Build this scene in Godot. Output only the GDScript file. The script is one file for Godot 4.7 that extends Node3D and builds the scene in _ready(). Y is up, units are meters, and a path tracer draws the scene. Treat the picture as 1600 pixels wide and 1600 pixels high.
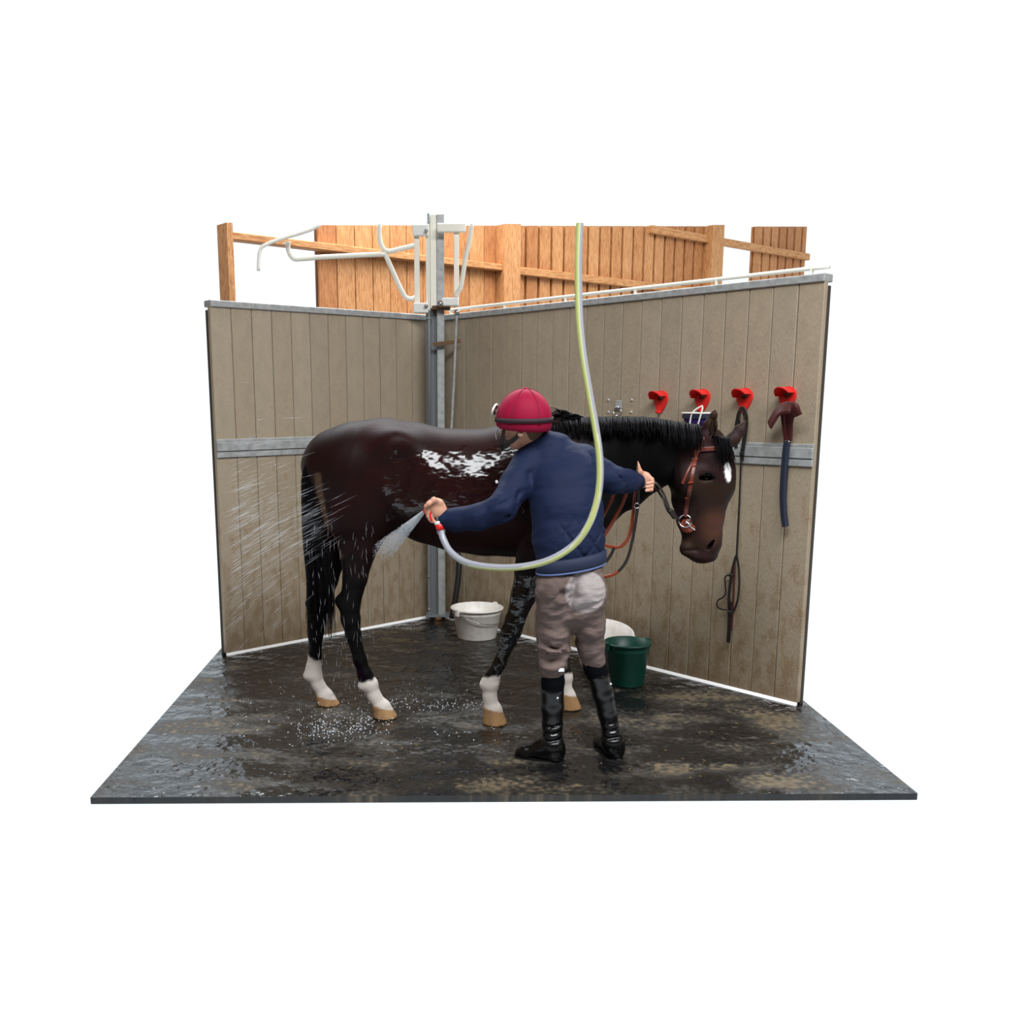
extends Node3D
# A horse being hosed down in a wash bay. Metres, y up, the camera looks along -z from (0, 1.63, 0).

const LENS := 1504.2158
const CENTRE := Vector2(683.8973, 912.2254)
const PITCH := 0.1862
const ROLL := -0.0051
const EYE := Vector3(0.0, 1.63, 0.0)
const CORNER := Vector3(0.0049, 0.0, -7.3245)
const TURN := 0.7019
const ALONG_LEFT := Vector3(-0.7636, 0.0, 0.6457)
const ALONG_RIGHT := Vector3(0.6457, 0.0, 0.7636)

var rng := RandomNumberGenerator.new()
var M := {}
var used_names := {}


func _ready() -> void:
	rng.seed = 7
	set_camera()
	set_light()
	make_materials()
	build_shell()
	build_barn()
	build_post()
	build_props()
	build_horse()
	build_bridle()
	build_person()
	build_hose()
	build_water()


func set_camera() -> void:
	var cam := Camera3D.new()
	cam.name = "camera"
	cam.projection = Camera3D.PROJECTION_FRUSTUM
	cam.near = 0.1
	cam.far = 200.0
	cam.size = 2.0 * 0.1 * 800.0 / LENS
	cam.frustum_offset = Vector2(800.0 - CENTRE.x, CENTRE.y - 800.0) * 0.1 / LENS
	cam.position = EYE
	cam.rotation = Vector3(-PITCH, 0.0, ROLL)
	add_child(cam)
	cam.current = true


func set_light() -> void:
	var env := Environment.new()
	env.background_mode = Environment.BG_COLOR
	env.background_color = Color(0.93, 0.97, 1.0)
	env.background_energy_multiplier = 1.2
	env.tonemap_mode = Environment.TONE_MAPPER_LINEAR
	env.tonemap_exposure = 1.0
	env.sdfgi_enabled = true
	env.ssao_enabled = true
	env.ssil_enabled = true
	var we := WorldEnvironment.new()
	we.name = "environment"
	we.environment = env
	add_child(we)

	# the barn's two strips of translucent roof sheet: one high in front of the camera, one over the larch wall
	roof_light(Vector3(1.7, 5.26, -1.3), Vector2(6.4, 2.4), 4.7, "long translucent roof sheet glowing with daylight above the camera")
	roof_light(Vector3(0.9, 5.26, -8.4), Vector2(8.0, 1.6), 4.6, "long translucent roof sheet glowing with daylight above the larch wall")


func roof_light(where: Vector3, size: Vector2, energy: float, label: String) -> void:
	var o := thing("roof_light", label, "roof light", where, 0.0, "translucent sheets in the barn roof")
	var m := mat("roof_sheet", Color(0.9, 0.92, 0.93), 0.5)
	m.emission_enabled = true
	m.emission = Color(0.97, 0.99, 1.0)
	m.emission_energy_multiplier = 1.5
	part(o, "sheet", slab(Vector3(-size.x / 2, 0.0, -size.y / 2), Vector3(size.x / 2, 0.03, size.y / 2)), m)
	var l := AreaLight3D.new()
	l.name = "daylight"
	l.area_size = size
	l.area_normalize_energy = false
	l.light_energy = energy
	l.light_color = Color(0.98, 0.99, 1.0)
	l.area_range = 30.0
	l.shadow_enabled = true
	o.add_child(l)
	l.position = Vector3(0, -0.02, 0)
	l.rotation = Vector3(-PI / 2, 0, 0)


# ---------------------------------------------------------------- where things stand
func sight(px: float, py: float) -> Vector3:
	var x2 := (px - CENTRE.x) / LENS
	var y2 := (py - CENTRE.y) / LENS
	var xc := cos(ROLL) * x2 + sin(ROLL) * y2
	var yc := -sin(ROLL) * x2 + cos(ROLL) * y2
	return Vector3(xc, -(yc * cos(PITCH) + sin(PITCH)), -(cos(PITCH) - yc * sin(PITCH)))


func at(px: float, py: float, depth: float) -> Vector3:
	var r := sight(px, py)
	return EYE + r * (depth / -r.z)


func on_floor(px: float, py: float, y := 0.0) -> Vector3:
	var r := sight(px, py)
	return EYE + r * ((y - EYE.y) / r.y)


func on_wall(px: float, py: float, off := 0.0) -> Vector3:
	# a point on the right wall, off metres in front of it
	var n := ALONG_LEFT
	var r := sight(px, py)
	return EYE + r * (((CORNER - EYE).dot(n) + off) / r.dot(n))


func ats(list: Array) -> Array:
	var out := []
	for a in list:
		out.append(at(a[0], a[1], a[2]))
	return out


# ---------------------------------------------------------------- objects
func numbered(called: String) -> String:
	if not used_names.has(called):
		used_names[called] = 0
		return called
	used_names[called] += 1
	return "%s_%03d" % [called, used_names[called]]


func tag(o: Node, label: String, category: String, group := "", kind := "") -> void:
	o.set_meta("label", label)
	if category:
		o.set_meta("category", category)
	if group:
		o.set_meta("group", group)
	if kind:
		o.set_meta("kind", kind)


func thing(called: String, label: String, category: String, where := Vector3.ZERO, turn := 0.0, group := "") -> Node3D:
	var o := Node3D.new()
	o.name = numbered(called)
	add_child(o)
	o.position = where
	o.rotation.y = turn
	tag(o, label, category, group)
	return o


func structure(called: String, where := Vector3.ZERO, turn := 0.0) -> Node3D:
	var o := Node3D.new()
	o.name = called
	add_child(o)
	o.position = where
	o.rotation.y = turn
	o.set_meta("kind", "structure")
	return o


func part(parent: Node3D, called: String, mesh: Mesh, m: Material, where := Vector3.ZERO, rot := Vector3.ZERO, label := "") -> MeshInstance3D:
	var o := MeshInstance3D.new()
	o.name = called
	o.mesh = mesh
	if m:
		o.material_override = m
	parent.add_child(o, true)
	o.position = where
	o.rotation = rot
	if label:
		o.set_meta("label", label)
	return o


# ---------------------------------------------------------------- shapes
func new_st(smooth := true) -> SurfaceTool:
	var st := SurfaceTool.new()
	st.begin(Mesh.PRIMITIVE_TRIANGLES)
	st.set_smooth_group(0 if smooth else -1)
	return st


func done(st: SurfaceTool) -> ArrayMesh:
	st.generate_normals()
	st.index()
	return st.commit()


func tri(st: SurfaceTool, a: Vector3, b: Vector3, c: Vector3) -> void:
	st.add_vertex(a)
	st.add_vertex(b)
	st.add_vertex(c)


# corners counter-clockwise seen from outside
func quad(st: SurfaceTool, a: Vector3, b: Vector3, c: Vector3, d: Vector3) -> void:
	tri(st, a, c, b)
	tri(st, a, d, c)


func slab_to(st: SurfaceTool, lo: Vector3, hi: Vector3, e := 0.0, t := Transform3D()) -> void:
	# a box whose edges are chamfered by e
	var s := (hi - lo) * 0.5
	var c := (hi + lo) * 0.5
	e = minf(e, minf(s.x, minf(s.y, s.z)) * 0.9)
	var faces := [Vector3.RIGHT, Vector3.LEFT, Vector3.UP, Vector3.DOWN, Vector3.BACK, Vector3.FORWARD]
	for n in faces:
		var u := Vector3(n.y, n.z, n.x)
		var v: Vector3 = n.cross(u)
		var o: Vector3 = c + n * s
		var uu := u * (s - Vector3.ONE * e)
		var vv := v * (s - Vector3.ONE * e)
		quad(st, t * (o - uu - vv), t * (o + uu - vv), t * (o + uu + vv), t * (o - uu + vv))
	if e <= 0.0:
		return
	var i := s - Vector3.ONE * e
	for a in 3:
		var b := (a + 1) % 3
		var d := (a + 2) % 3
		for sb: float in [-1.0, 1.0]:
			for sd: float in [-1.0, 1.0]:
				var p := Vector3.ZERO
				var q := Vector3.ZERO
				p[b] = sb * s[b]
				p[d] = sd * i[d]
				q[b] = sb * i[b]
				q[d] = sd * s[d]
				var p0 := p
				var p1 := p
				var q0 := q
				var q1 := q
				p0[a] = -i[a]
				p1[a] = i[a]
				q0[a] = -i[a]
				q1[a] = i[a]
				if sb * sd > 0.0:
					quad(st, t * (c + p0), t * (c + q0), t * (c + q1), t * (c + p1))
				else:
					quad(st, t * (c + q0), t * (c + p0), t * (c + p1), t * (c + q1))
	for sx: float in [-1.0, 1.0]:
		for sy: float in [-1.0, 1.0]:
			for sz: float in [-1.0, 1.0]:
				var g := Vector3(sx, sy, sz)
				var x := c + g * Vector3(s.x, i.y, i.z)
				var y := c + g * Vector3(i.x, s.y, i.z)
				var z := c + g * Vector3(i.x, i.y, s.z)
				if sx * sy * sz > 0.0:
					tri(st, t * x, t * z, t * y)
				else:
					tri(st, t * x, t * y, t * z)


func slab(lo: Vector3, hi: Vector3, e := 0.0) -> ArrayMesh:
	var st := new_st(false)
	slab_to(st, lo, hi, e)
	return done(st)


func box(size: Vector3, e := 0.0) -> ArrayMesh:
	return slab(-size * 0.5, size * 0.5, e)


func curve(points: Array, steps := 6) -> Array:
	# Catmull-Rom through the points
	var out := []
	var n := points.size()
	for i in n - 1:
		var p0: Vector3 = points[maxi(i - 1, 0)]
		var p1: Vector3 = points[i]
		var p2: Vector3 = points[i + 1]
		var p3: Vector3 = points[mini(i + 2, n - 1)]
		for s in steps:
			out.append(p1.cubic_interpolate(p2, p0, p3, float(s) / steps))
	out.append(points[n - 1])
	return out


func ring_profile(r: float, seg: int, flat := 1.0) -> PackedVector2Array:
	var p := PackedVector2Array()
	for i in seg:
		var a := TAU * i / seg
		p.append(Vector2(cos(a) * r, sin(a) * r * flat))
	return p


func strap_profile(w: float, t: float) -> PackedVector2Array:
	# a flat band: wide in x, thin in y, edges rounded off
	var a := w * 0.5
	var b := t * 0.5
	return PackedVector2Array([Vector2(a, -b * 0.4), Vector2(a, b * 0.4), Vector2(a - b, b), Vector2(-a + b, b), Vector2(-a, b * 0.4), Vector2(-a, -b * 0.4), Vector2(-a + b, -b), Vector2(a - b, -b)])


func sweep_to(st: SurfaceTool, pts: Array, profile: PackedVector2Array, face := Vector3.ZERO, scales := [], closed := false) -> void:
	# the profile carried along the points; its y axis looks towards face (a direction), if one is given
	var n := pts.size()
	var m := profile.size()
	var rings := []
	var up := Vector3.ZERO
	for i in n:
		var dir: Vector3
		if closed:
			dir = (pts[(i + 1) % n] - pts[(i + n - 1) % n]).normalized()
		else:
			dir = (pts[mini(i + 1, n - 1)] - pts[maxi(i - 1, 0)]).normalized()
		if face != Vector3.ZERO:
			up = (face - dir * face.dot(dir)).normalized()
		elif i == 0:
			up = dir.cross(Vector3(0.31, 0.2, 0.93)).normalized()
		else:
			up = (up - dir * up.dot(dir)).normalized()
		var side := up.cross(dir).normalized()
		var k: float = 1.0 if scales.is_empty() else scales[i]
		var ring := PackedVector3Array()
		for q in profile:
			ring.append(pts[i] + (side * q.x + up * q.y) * k)
		rings.append(ring)
	for i in (n if closed else n - 1):
		var a: PackedVector3Array = rings[i]
		var b: PackedVector3Array = rings[(i + 1) % n]
		for j in m:
			var j2 := (j + 1) % m
			quad(st, a[j], a[j2], b[j2], b[j])
	if closed:
		return
	for e in 2:
		var r: PackedVector3Array = rings[0 if e == 0 else n - 1]
		var c := Vector3.ZERO
		for v in r:
			c += v
		c /= m
		for j in m:
			if e == 0:
				tri(st, c, r[j], r[(j + 1) % m])
			else:
				tri(st, c, r[(j + 1) % m], r[j])


func tube(pts: Array, r: float, seg := 10, scales := []) -> ArrayMesh:
	var st := new_st()
	sweep_to(st, pts, ring_profile(r, seg), Vector3.ZERO, scales)
	return done(st)


func strap(pts: Array, w: float, t: float, face: Vector3) -> ArrayMesh:
	var st := new_st(false)
	sweep_to(st, pts, strap_profile(w, t), face)
	return done(st)


func hoop(c: Vector3, r: float, wire: float, n: Vector3, seg := 28) -> Array:
	var u := n.cross(Vector3(0.3, 0.9, 0.2)).normalized()
	var v := n.cross(u).normalized()
	var out := []
	for i in seg:
		var a := TAU * i / seg
		out.append(c + (u * cos(a) + v * sin(a)) * r)
	return out


func ring_mesh(c: Vector3, r: float, wire: float, n: Vector3) -> ArrayMesh:
	var st := new_st()
	sweep_to(st, hoop(c, r, wire, n), ring_profile(wire, 8), Vector3.ZERO, [], true)
	return done(st)


func lathe_to(st: SurfaceTool, prof: Array, seg := 40, t := Transform3D()) -> void:
	# prof: Vector2(radius, height), walked so that the outside lies to its right going up
	for i in prof.size() - 1:
		var p: Vector2 = prof[i]
		var q: Vector2 = prof[i + 1]
		for j in seg:
			var a := TAU * j / seg
			var b := TAU * (j + 1) / seg
			var v0 := t * Vector3(cos(a) * p.x, p.y, sin(a) * p.x)
			var v1 := t * Vector3(cos(b) * p.x, p.y, sin(b) * p.x)
			var v2 := t * Vector3(cos(b) * q.x, q.y, sin(b) * q.x)
			var v3 := t * Vector3(cos(a) * q.x, q.y, sin(a) * q.x)
			if p.x > 1e-6:
				if q.x <= 1e-6:
					tri(st, v0, v1, v2)
				else:
					quad(st, v1, v0, v3, v2)
			elif q.x > 1e-6:
				tri(st, v0, v2, v3)


func lathe(prof: Array, seg := 40, t := Transform3D()) -> ArrayMesh:
	var st := new_st()
	lathe_to(st, prof, seg, t)
	return done(st)


# ---------------------------------------------------------------- a distance field on a grid, meshed as surface nets
class Field:
	var lo: Vector3
	var c: float
	var nx: int
	var ny: int
	var nz: int
	var d := PackedFloat32Array()

	func _init(from: Vector3, to: Vector3, cell: float) -> void:
		lo = from
		c = cell
		nx = int((to.x - from.x) / cell) + 2
		ny = int((to.y - from.y) / cell) + 2
		nz = int((to.z - from.z) / cell) + 2
		d.resize(nx * ny * nz)
		d.fill(1.0)

	# a tapered limb from a to b; ru: radius in the plane across w, rw: radius along w (one number for each end)
	func limb(a: Vector3, b: Vector3, ru0: float, ru1: float, rw0: float, rw1: float, w: Vector3, k: float, carve := false) -> void:
		var ax := b - a
		var length := maxf(ax.length(), 1e-5)
		ax /= length
		w = (w - ax * w.dot(ax)).normalized()
		var u := ax.cross(w)
		var big := maxf(maxf(ru0, ru1), maxf(rw0, rw1)) + k + 2.5 * c
		var x0 := maxi(0, int((minf(a.x, b.x) - big - lo.x) / c))
		var x1 := mini(nx - 1, int((maxf(a.x, b.x) + big - lo.x) / c) + 1)
		var y0 := maxi(0, int((minf(a.y, b.y) - big - lo.y) / c))
		var y1 := mini(ny - 1, int((maxf(a.y, b.y) + big - lo.y) / c) + 1)
		var z0 := maxi(0, int((minf(a.z, b.z) - big - lo.z) / c))
		var z1 := mini(nz - 1, int((maxf(a.z, b.z) + big - lo.z) / c) + 1)
		var kk := maxf(k, 1e-5)
		var thin := minf(minf(ru0, ru1), minf(rw0, rw1)) * 0.6
		for x in range(x0, x1 + 1):
			for y in range(y0, y1 + 1):
				var i := (x * ny + y) * nz + z0
				var p := Vector3(x * c, y * c, z0 * c) + lo - a
				for z in range(z0, z1 + 1):
					var s := p.dot(ax)
					var t := clampf(s / length, 0.0, 1.0)
					var ru := lerpf(ru0, ru1, t)
					var rw := lerpf(rw0, rw1, t)
					var rv := (ru + rw) * 0.5
					var pu := p.dot(u) / ru
					var pw := p.dot(w) / rw
					var pv := (s - t * length) / rv
					var k0 := sqrt(pu * pu + pw * pw + pv * pv)
					var dist: float
					if k0 < 1e-3:
						dist = -minf(ru, rw)
					else:
						pu /= ru
						pw /= rw
						pv /= rv
						dist = k0 * (k0 - 1.0) / sqrt(pu * pu + pw * pw + pv * pv)
					if carve:
						var g := d[i]
						var h := maxf(kk - absf(g + dist), 0.0) / kk
						d[i] = maxf(g, -dist) + h * h * kk * 0.25
					else:
						var g := d[i]
						var h := maxf(kk - absf(g - dist), 0.0) / kk
						d[i] = minf(g, dist) - h * h * kk * 0.25
					i += 1
					p.z += c

	func ball(at: Vector3, r: float, k: float, carve := false) -> void:
		limb(at, at + Vector3(0, 0.0002, 0), r, r, r, r, Vector3.RIGHT, k, carve)

	func sample(p: Vector3) -> float:
		var q := (p - lo) / c
		var x := clampi(int(q.x), 0, nx - 2)
		var y := clampi(int(q.y), 0, ny - 2)
		var z := clampi(int(q.z), 0, nz - 2)
		var t := (q - Vector3(x, y, z)).clamp(Vector3.ZERO, Vector3.ONE)
		var i := (x * ny + y) * nz + z
		var sx := ny * nz
		var a := lerpf(lerpf(d[i], d[i + 1], t.z), lerpf(d[i + nz], d[i + nz + 1], t.z), t.y)
		var b := lerpf(lerpf(d[i + sx], d[i + sx + 1], t.z), lerpf(d[i + sx + nz], d[i + sx + nz + 1], t.z), t.y)
		return lerpf(a, b, t.x)

	# where a straight line first meets the surface
	func meet(from: Vector3, dir: Vector3, far: float) -> Vector3:
		var t := 0.0
		while t < far:
			if sample(from + dir * t) < 0.0:
				return from + dir * t
			t += c * 0.4
		return from + dir * far * 0.5

	# a chain of [Vector3, ru, rw]
	func chain(joints: Array, w: Vector3, k: float, carve := false) -> void:
		for i in joints.size() - 1:
			var a: Array = joints[i]
			var b: Array = joints[i + 1]
			limb(a[0], b[0], a[1], b[1], a[2], b[2], w, k if i == 0 else minf(k, 0.02), carve)

	# keeps only what lies on the side of the plane that n points away from
	func cut(at: Vector3, n: Vector3) -> void:
		n = n.normalized()
		for x in nx:
			for y in ny:
				var i := (x * ny + y) * nz
				var p := Vector3(x * c, y * c, 0) + lo - at
				for z in nz:
					var q := p.dot(n)
					if q > d[i]:
						d[i] = q
					i += 1
					p.z += c

	# pushes the surface out by f(point) near it
	func ripple(f: Callable, reach: float) -> void:
		for x in nx:
			for y in ny:
				var i := (x * ny + y) * nz
				for z in nz:
					if absf(d[i]) < reach:
						d[i] -= f.call(lo + Vector3(x, y, z) * c)
					i += 1

	func mesh(out: Dictionary, colour: Callable) -> void:
		var ids := PackedInt32Array()
		ids.resize(nx * ny * nz)
		ids.fill(-1)
		var V: PackedVector3Array = out.get("v", PackedVector3Array())
		var N: PackedVector3Array = out.get("n", PackedVector3Array())
		var C: PackedColorArray = out.get("c", PackedColorArray())
		var I: PackedInt32Array = out.get("i", PackedInt32Array())
		var sx := ny * nz
		var sy := nz
		var near := 2.2 * c
		var cells := PackedInt32Array()
		var offs := [0, 1, sy, sy + 1, sx, sx + 1, sx + sy, sx + sy + 1]
		var e0 := [0, 2, 4, 6, 0, 1, 4, 5, 0, 1, 2, 3]
		var e1 := [1, 3, 5, 7, 2, 3, 6, 7, 4, 5, 6, 7]
		for x in nx - 1:
			for y in ny - 1:
				var i := (x * ny + y) * nz
				for z in nz - 1:
					if absf(d[i]) < near:
						var neg := 0
						for o in offs:
							if d[i + o] < 0.0:
								neg += 1
						if neg > 0 and neg < 8:
							var sum := Vector3.ZERO
							var cnt := 0
							for e in 12:
								var ia: int = e0[e]
								var ib: int = e1[e]
								var da := d[i + offs[ia]]
								var db := d[i + offs[ib]]
								if (da < 0.0) != (db < 0.0):
									var t := da / (da - db)
									var pa := Vector3(ia >> 2, (ia >> 1) & 1, ia & 1)
									var pb := Vector3(ib >> 2, (ib >> 1) & 1, ib & 1)
									sum += pa.lerp(pb, t)
									cnt += 1
							sum /= cnt
							var p := lo + (Vector3(x, y, z) + sum) * c
							var g := Vector3(d[i + sx] + d[i + sx + sy] + d[i + sx + 1] + d[i + sx + sy + 1] - d[i] - d[i + sy] - d[i + 1] - d[i + sy + 1], d[i + sy] + d[i + sx + sy] + d[i + sy + 1] + d[i + sx + sy + 1] - d[i] - d[i + sx] - d[i + 1] - d[i + sx + 1], d[i + 1] + d[i + sx + 1] + d[i + sy + 1] + d[i + sx + sy + 1] - d[i] - d[i + sx] - d[i + sy] - d[i + sx + sy])
							ids[i] = V.size()
							cells.append(i)
							V.append(p)
							N.append(g.normalized())
							C.append(colour.call(p))
					i += 1
		for i in cells:
			var s0 := d[i] < 0.0
			for axis in 3:
				var da: int = [sx, sy, 1][axis]
				var du: int = [sy, 1, sx][axis]
				var dv: int = [1, sx, sy][axis]
				if i - du - dv < 0:
					continue
				var s1 := d[i + da] < 0.0
				if s0 == s1:
					continue
				var a := ids[i]
				var b := ids[i - du]
				var q := ids[i - du - dv]
				var r := ids[i - dv]
				if b < 0 or q < 0 or r < 0:
					continue
				if s0:
					I.append_array([a, q, b, a, r, q])
				else:
					I.append_array([a, b, q, a, q, r])
		out.v = V
		out.n = N
		out.c = C
		out.i = I


func split_mesh(out: Dictionary, wet: Callable, dry_m: Material, wet_m: Material) -> ArrayMesh:
	# one mesh of two surfaces: triangles for which wet(point) holds, and the rest
	var sets := [PackedInt32Array(), PackedInt32Array()]
	var v: PackedVector3Array = out.v
	var idx: PackedInt32Array = out.i
	for t in range(0, idx.size(), 3):
		var k := 1 if wet.call((v[idx[t]] + v[idx[t + 1]] + v[idx[t + 2]]) / 3.0) else 0
		sets[k].append(idx[t])
		sets[k].append(idx[t + 1])
		sets[k].append(idx[t + 2])
	var m := ArrayMesh.new()
	for k in 2:
		var arr := []
		arr.resize(Mesh.ARRAY_MAX)
		arr[Mesh.ARRAY_VERTEX] = out.v
		arr[Mesh.ARRAY_NORMAL] = out.n
		arr[Mesh.ARRAY_COLOR] = out.c
		arr[Mesh.ARRAY_INDEX] = sets[k]
		m.add_surface_from_arrays(Mesh.PRIMITIVE_TRIANGLES, arr)
		m.surface_set_material(k, wet_m if k == 1 else dry_m)
	return m


func field_mesh(out: Dictionary) -> ArrayMesh:
	var arr := []
	arr.resize(Mesh.ARRAY_MAX)
	arr[Mesh.ARRAY_VERTEX] = out.v
	arr[Mesh.ARRAY_NORMAL] = out.n
	arr[Mesh.ARRAY_COLOR] = out.c
	arr[Mesh.ARRAY_INDEX] = out.i
	var m := ArrayMesh.new()
	m.add_surface_from_arrays(Mesh.PRIMITIVE_TRIANGLES, arr)
	return m


# ---------------------------------------------------------------- materials
func noise_tex(freq: float, colours: Array, octaves := 4, size := 512, kind := FastNoiseLite.TYPE_SIMPLEX_SMOOTH, salt := 1, normal := 0.0) -> NoiseTexture2D:
	var n := FastNoiseLite.new()
	n.noise_type = kind
	n.frequency = freq
	n.fractal_octaves = octaves
	n.seed = salt
	var t := NoiseTexture2D.new()
	t.width = size
	t.height = size
	t.seamless = true
	t.noise = n
	if normal > 0.0:
		t.as_normal_map = true
		t.bump_strength = normal
		return t
	var g := Gradient.new()
	var offs := PackedFloat32Array()
	var cols := PackedColorArray()
	for c in colours:
		offs.append(c[0])
		cols.append(c[1])
	g.offsets = offs
	g.colors = cols
	t.color_ramp = g
	return t


func mat(called: String, colour: Color, rough := 0.7, metal := 0.0) -> StandardMaterial3D:
	var m := StandardMaterial3D.new()
	m.resource_name = called
	m.albedo_color = colour
	m.roughness = rough
	m.metallic = metal
	M[called] = m
	return m


func mapped(m: StandardMaterial3D, scale: Vector3, tex: Texture2D, normal: Texture2D = null, strength := 1.0, world := false) -> StandardMaterial3D:
	m.uv1_triplanar = true
	m.uv1_world_triplanar = world
	m.uv1_scale = scale
	m.albedo_texture = tex
	if normal:
		m.normal_enabled = true
		m.normal_texture = normal
		m.normal_scale = strength
	return m


func make_materials() -> void:
	var fine := noise_tex(0.09, [[0.0, Color(0.80, 0.80, 0.80)], [0.5, Color(0.93, 0.93, 0.93)], [1.0, Color(1, 1, 1)]], 5, 512, FastNoiseLite.TYPE_SIMPLEX, 3)
	var bumps := noise_tex(0.08, [], 4, 512, FastNoiseLite.TYPE_SIMPLEX, 4, 4.0)
	var soft_bumps := noise_tex(0.02, [], 3, 512, FastNoiseLite.TYPE_SIMPLEX_SMOOTH, 5, 6.0)
	# composite wall boards, three tones, speckled and splashed with dried mud
	var tones := [Color(0.665, 0.607, 0.528), Color(0.642, 0.586, 0.508), Color(0.652, 0.592, 0.508)]
	for i in 3:
		var m := mat("panel_%d" % i, tones[i], 0.62)
		m.albedo_texture = panel_texture(11 + i)
		m.normal_enabled = true
		m.normal_texture = bumps
		m.normal_scale = 0.12
	mapped(mat("panel_back", Color(0.25, 0.22, 0.18), 0.9), Vector3.ONE * 2.0, fine)
	mapped(mat("galvanised", Color(0.69, 0.70, 0.70), 0.5, 0.2), Vector3.ONE * 2.0, noise_tex(0.012, [[0.0, Color(0.80, 0.80, 0.79)], [0.5, Color(0.92, 0.92, 0.92)], [1.0, Color(1, 1, 1)]], 5, 512, FastNoiseLite.TYPE_SIMPLEX, 9), bumps, 0.08)
	mapped(mat("post_steel", Color(0.52, 0.535, 0.545), 0.5, 0.3), Vector3.ONE * 2.0, fine, bumps, 0.08)
	mat("white_gloss", Color(0.90, 0.90, 0.88), 0.35)
	mat("zinc_pale", Color(0.93, 0.92, 0.87), 0.35, 0.0)
	mat("steel", Color(0.72, 0.72, 0.72), 0.25, 0.9)
	mat("chrome", Color(0.86, 0.86, 0.87), 0.12, 1.0)
	mat("strip_white", Color(0.99, 0.99, 0.99), 0.6)
	mapped(mat("rust", Color(0.44, 0.33, 0.22), 0.8), Vector3.ONE * 8.0, fine)
	# larch cladding of the barn
	var grain := noise_tex(0.02, [[0.0, Color(0.74, 0.62, 0.50)], [0.35, Color(0.90, 0.84, 0.76)], [0.6, Color(1, 1, 1)], [0.8, Color(0.86, 0.76, 0.64)], [1.0, Color(0.96, 0.92, 0.86)]], 5, 512, FastNoiseLite.TYPE_SIMPLEX, 21)
	var woods := [Color(0.74, 0.53, 0.335), Color(0.71, 0.495, 0.30), Color(0.76, 0.56, 0.365), Color(0.69, 0.47, 0.28)]
	for i in 4:
		var m := mat("wood_%d" % i, woods[i], 0.7)
		mapped(m, Vector3(3.1 + i * 0.3, 0.35, 3.1), grain, bumps, 0.2)
		m.uv1_offset = Vector3(0.31 * i, 0.17 * i, 0.0)
	mapped(mat("wood_beam", Color(0.76, 0.56, 0.36), 0.7), Vector3(0.35, 3.3, 3.3), grain, bumps, 0.2)
	mapped(mat("wood_dark", Color(0.42, 0.27, 0.14), 0.8), Vector3(3.0, 0.4, 3.0), grain)
	# wet concrete
	var floor_tex := floor_image()
	var fl := mat("floor", Color(1, 1, 1), 1.0)
	fl.albedo_texture = floor_tex[0]
	fl.roughness_texture = floor_tex[1]
	fl.roughness_texture_channel = BaseMaterial3D.TEXTURE_CHANNEL_RED
	fl.normal_enabled = true
	fl.normal_texture = noise_tex(0.035, [], 5, 1024, FastNoiseLite.TYPE_SIMPLEX, 33, 5.0)
	fl.normal_scale = 0.35
	fl.metallic_specular = 0.5
	# plastics, leather, cloth
	mat("red_plastic", Color(0.83, 0.13, 0.12), 0.38)
	mapped(mat("bucket_white", Color(0.94, 0.93, 0.91), 0.45), Vector3.ONE * 3.0, noise_tex(0.02, [[0.0, Color(0.86, 0.83, 0.78)], [0.35, Color(0.97, 0.96, 0.95)], [1.0, Color(1, 1, 1)]], 5, 256, FastNoiseLite.TYPE_SIMPLEX, 40))
	mapped(mat("bucket_green", Color(0.03, 0.30, 0.25), 0.42), Vector3.ONE * 3.0, fine)
	mat("black_rubber", Color(0.07, 0.07, 0.075), 0.55)
	mat("purple_cloth", Color(0.22, 0.10, 0.42), 0.85)
	mat("cord_white", Color(0.85, 0.83, 0.80), 0.85)
	mapped(mat("leather_dark", Color(0.12, 0.085, 0.07), 0.5), Vector3.ONE * 12.0, fine)
	mapped(mat("leather_brown", Color(0.40, 0.16, 0.10), 0.4), Vector3.ONE * 12.0, fine)
	mapped(mat("leather_tan", Color(0.55, 0.22, 0.11), 0.4), Vector3.ONE * 12.0, fine)
	mapped(mat("leather_maroon", Color(0.30, 0.09, 0.08), 0.5), Vector3.ONE * 12.0, fine)
	mat("strap_navy", Color(0.07, 0.10, 0.18), 0.6)
	M.fine = fine
	M.bumps = bumps
	M.soft_bumps = soft_bumps


func panel_texture(salt: int) -> ImageTexture:
	# one board, top of the picture = top of the board: fine grain, with spots of dried mud that get more frequent near the floor
	var n := FastNoiseLite.new()
	n.seed = salt
	n.frequency = 0.16
	n.fractal_octaves = 3
	var big := FastNoiseLite.new()
	big.seed = salt + 50
	big.frequency = 0.012
	big.fractal_octaves = 4
	var w := 256
	var h := 1024
	var im := Image.create(w, h, false, Image.FORMAT_RGB8)
	for y in h:
		var low := float(y) / h
		for x in w:
			var g := n.get_noise_2d(x * 1.4, y * 1.4)
			var b := big.get_noise_2d(x * 2.0, y * 1.0)
			var v := 0.93 + 0.07 * g + 0.05 * b
			var c := Color(v, v, v * 0.99)
			var mud := smoothstep(0.42, 0.62, g * 0.50 + b * 0.55 + low * 0.36 + low * low * low * 0.22)
			c = c.lerp(Color(0.70, 0.57, 0.40) * (0.85 + 0.2 * g), mud * 0.42)
			im.set_pixel(x, y, c)
	return ImageTexture.create_from_image(im)


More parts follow.
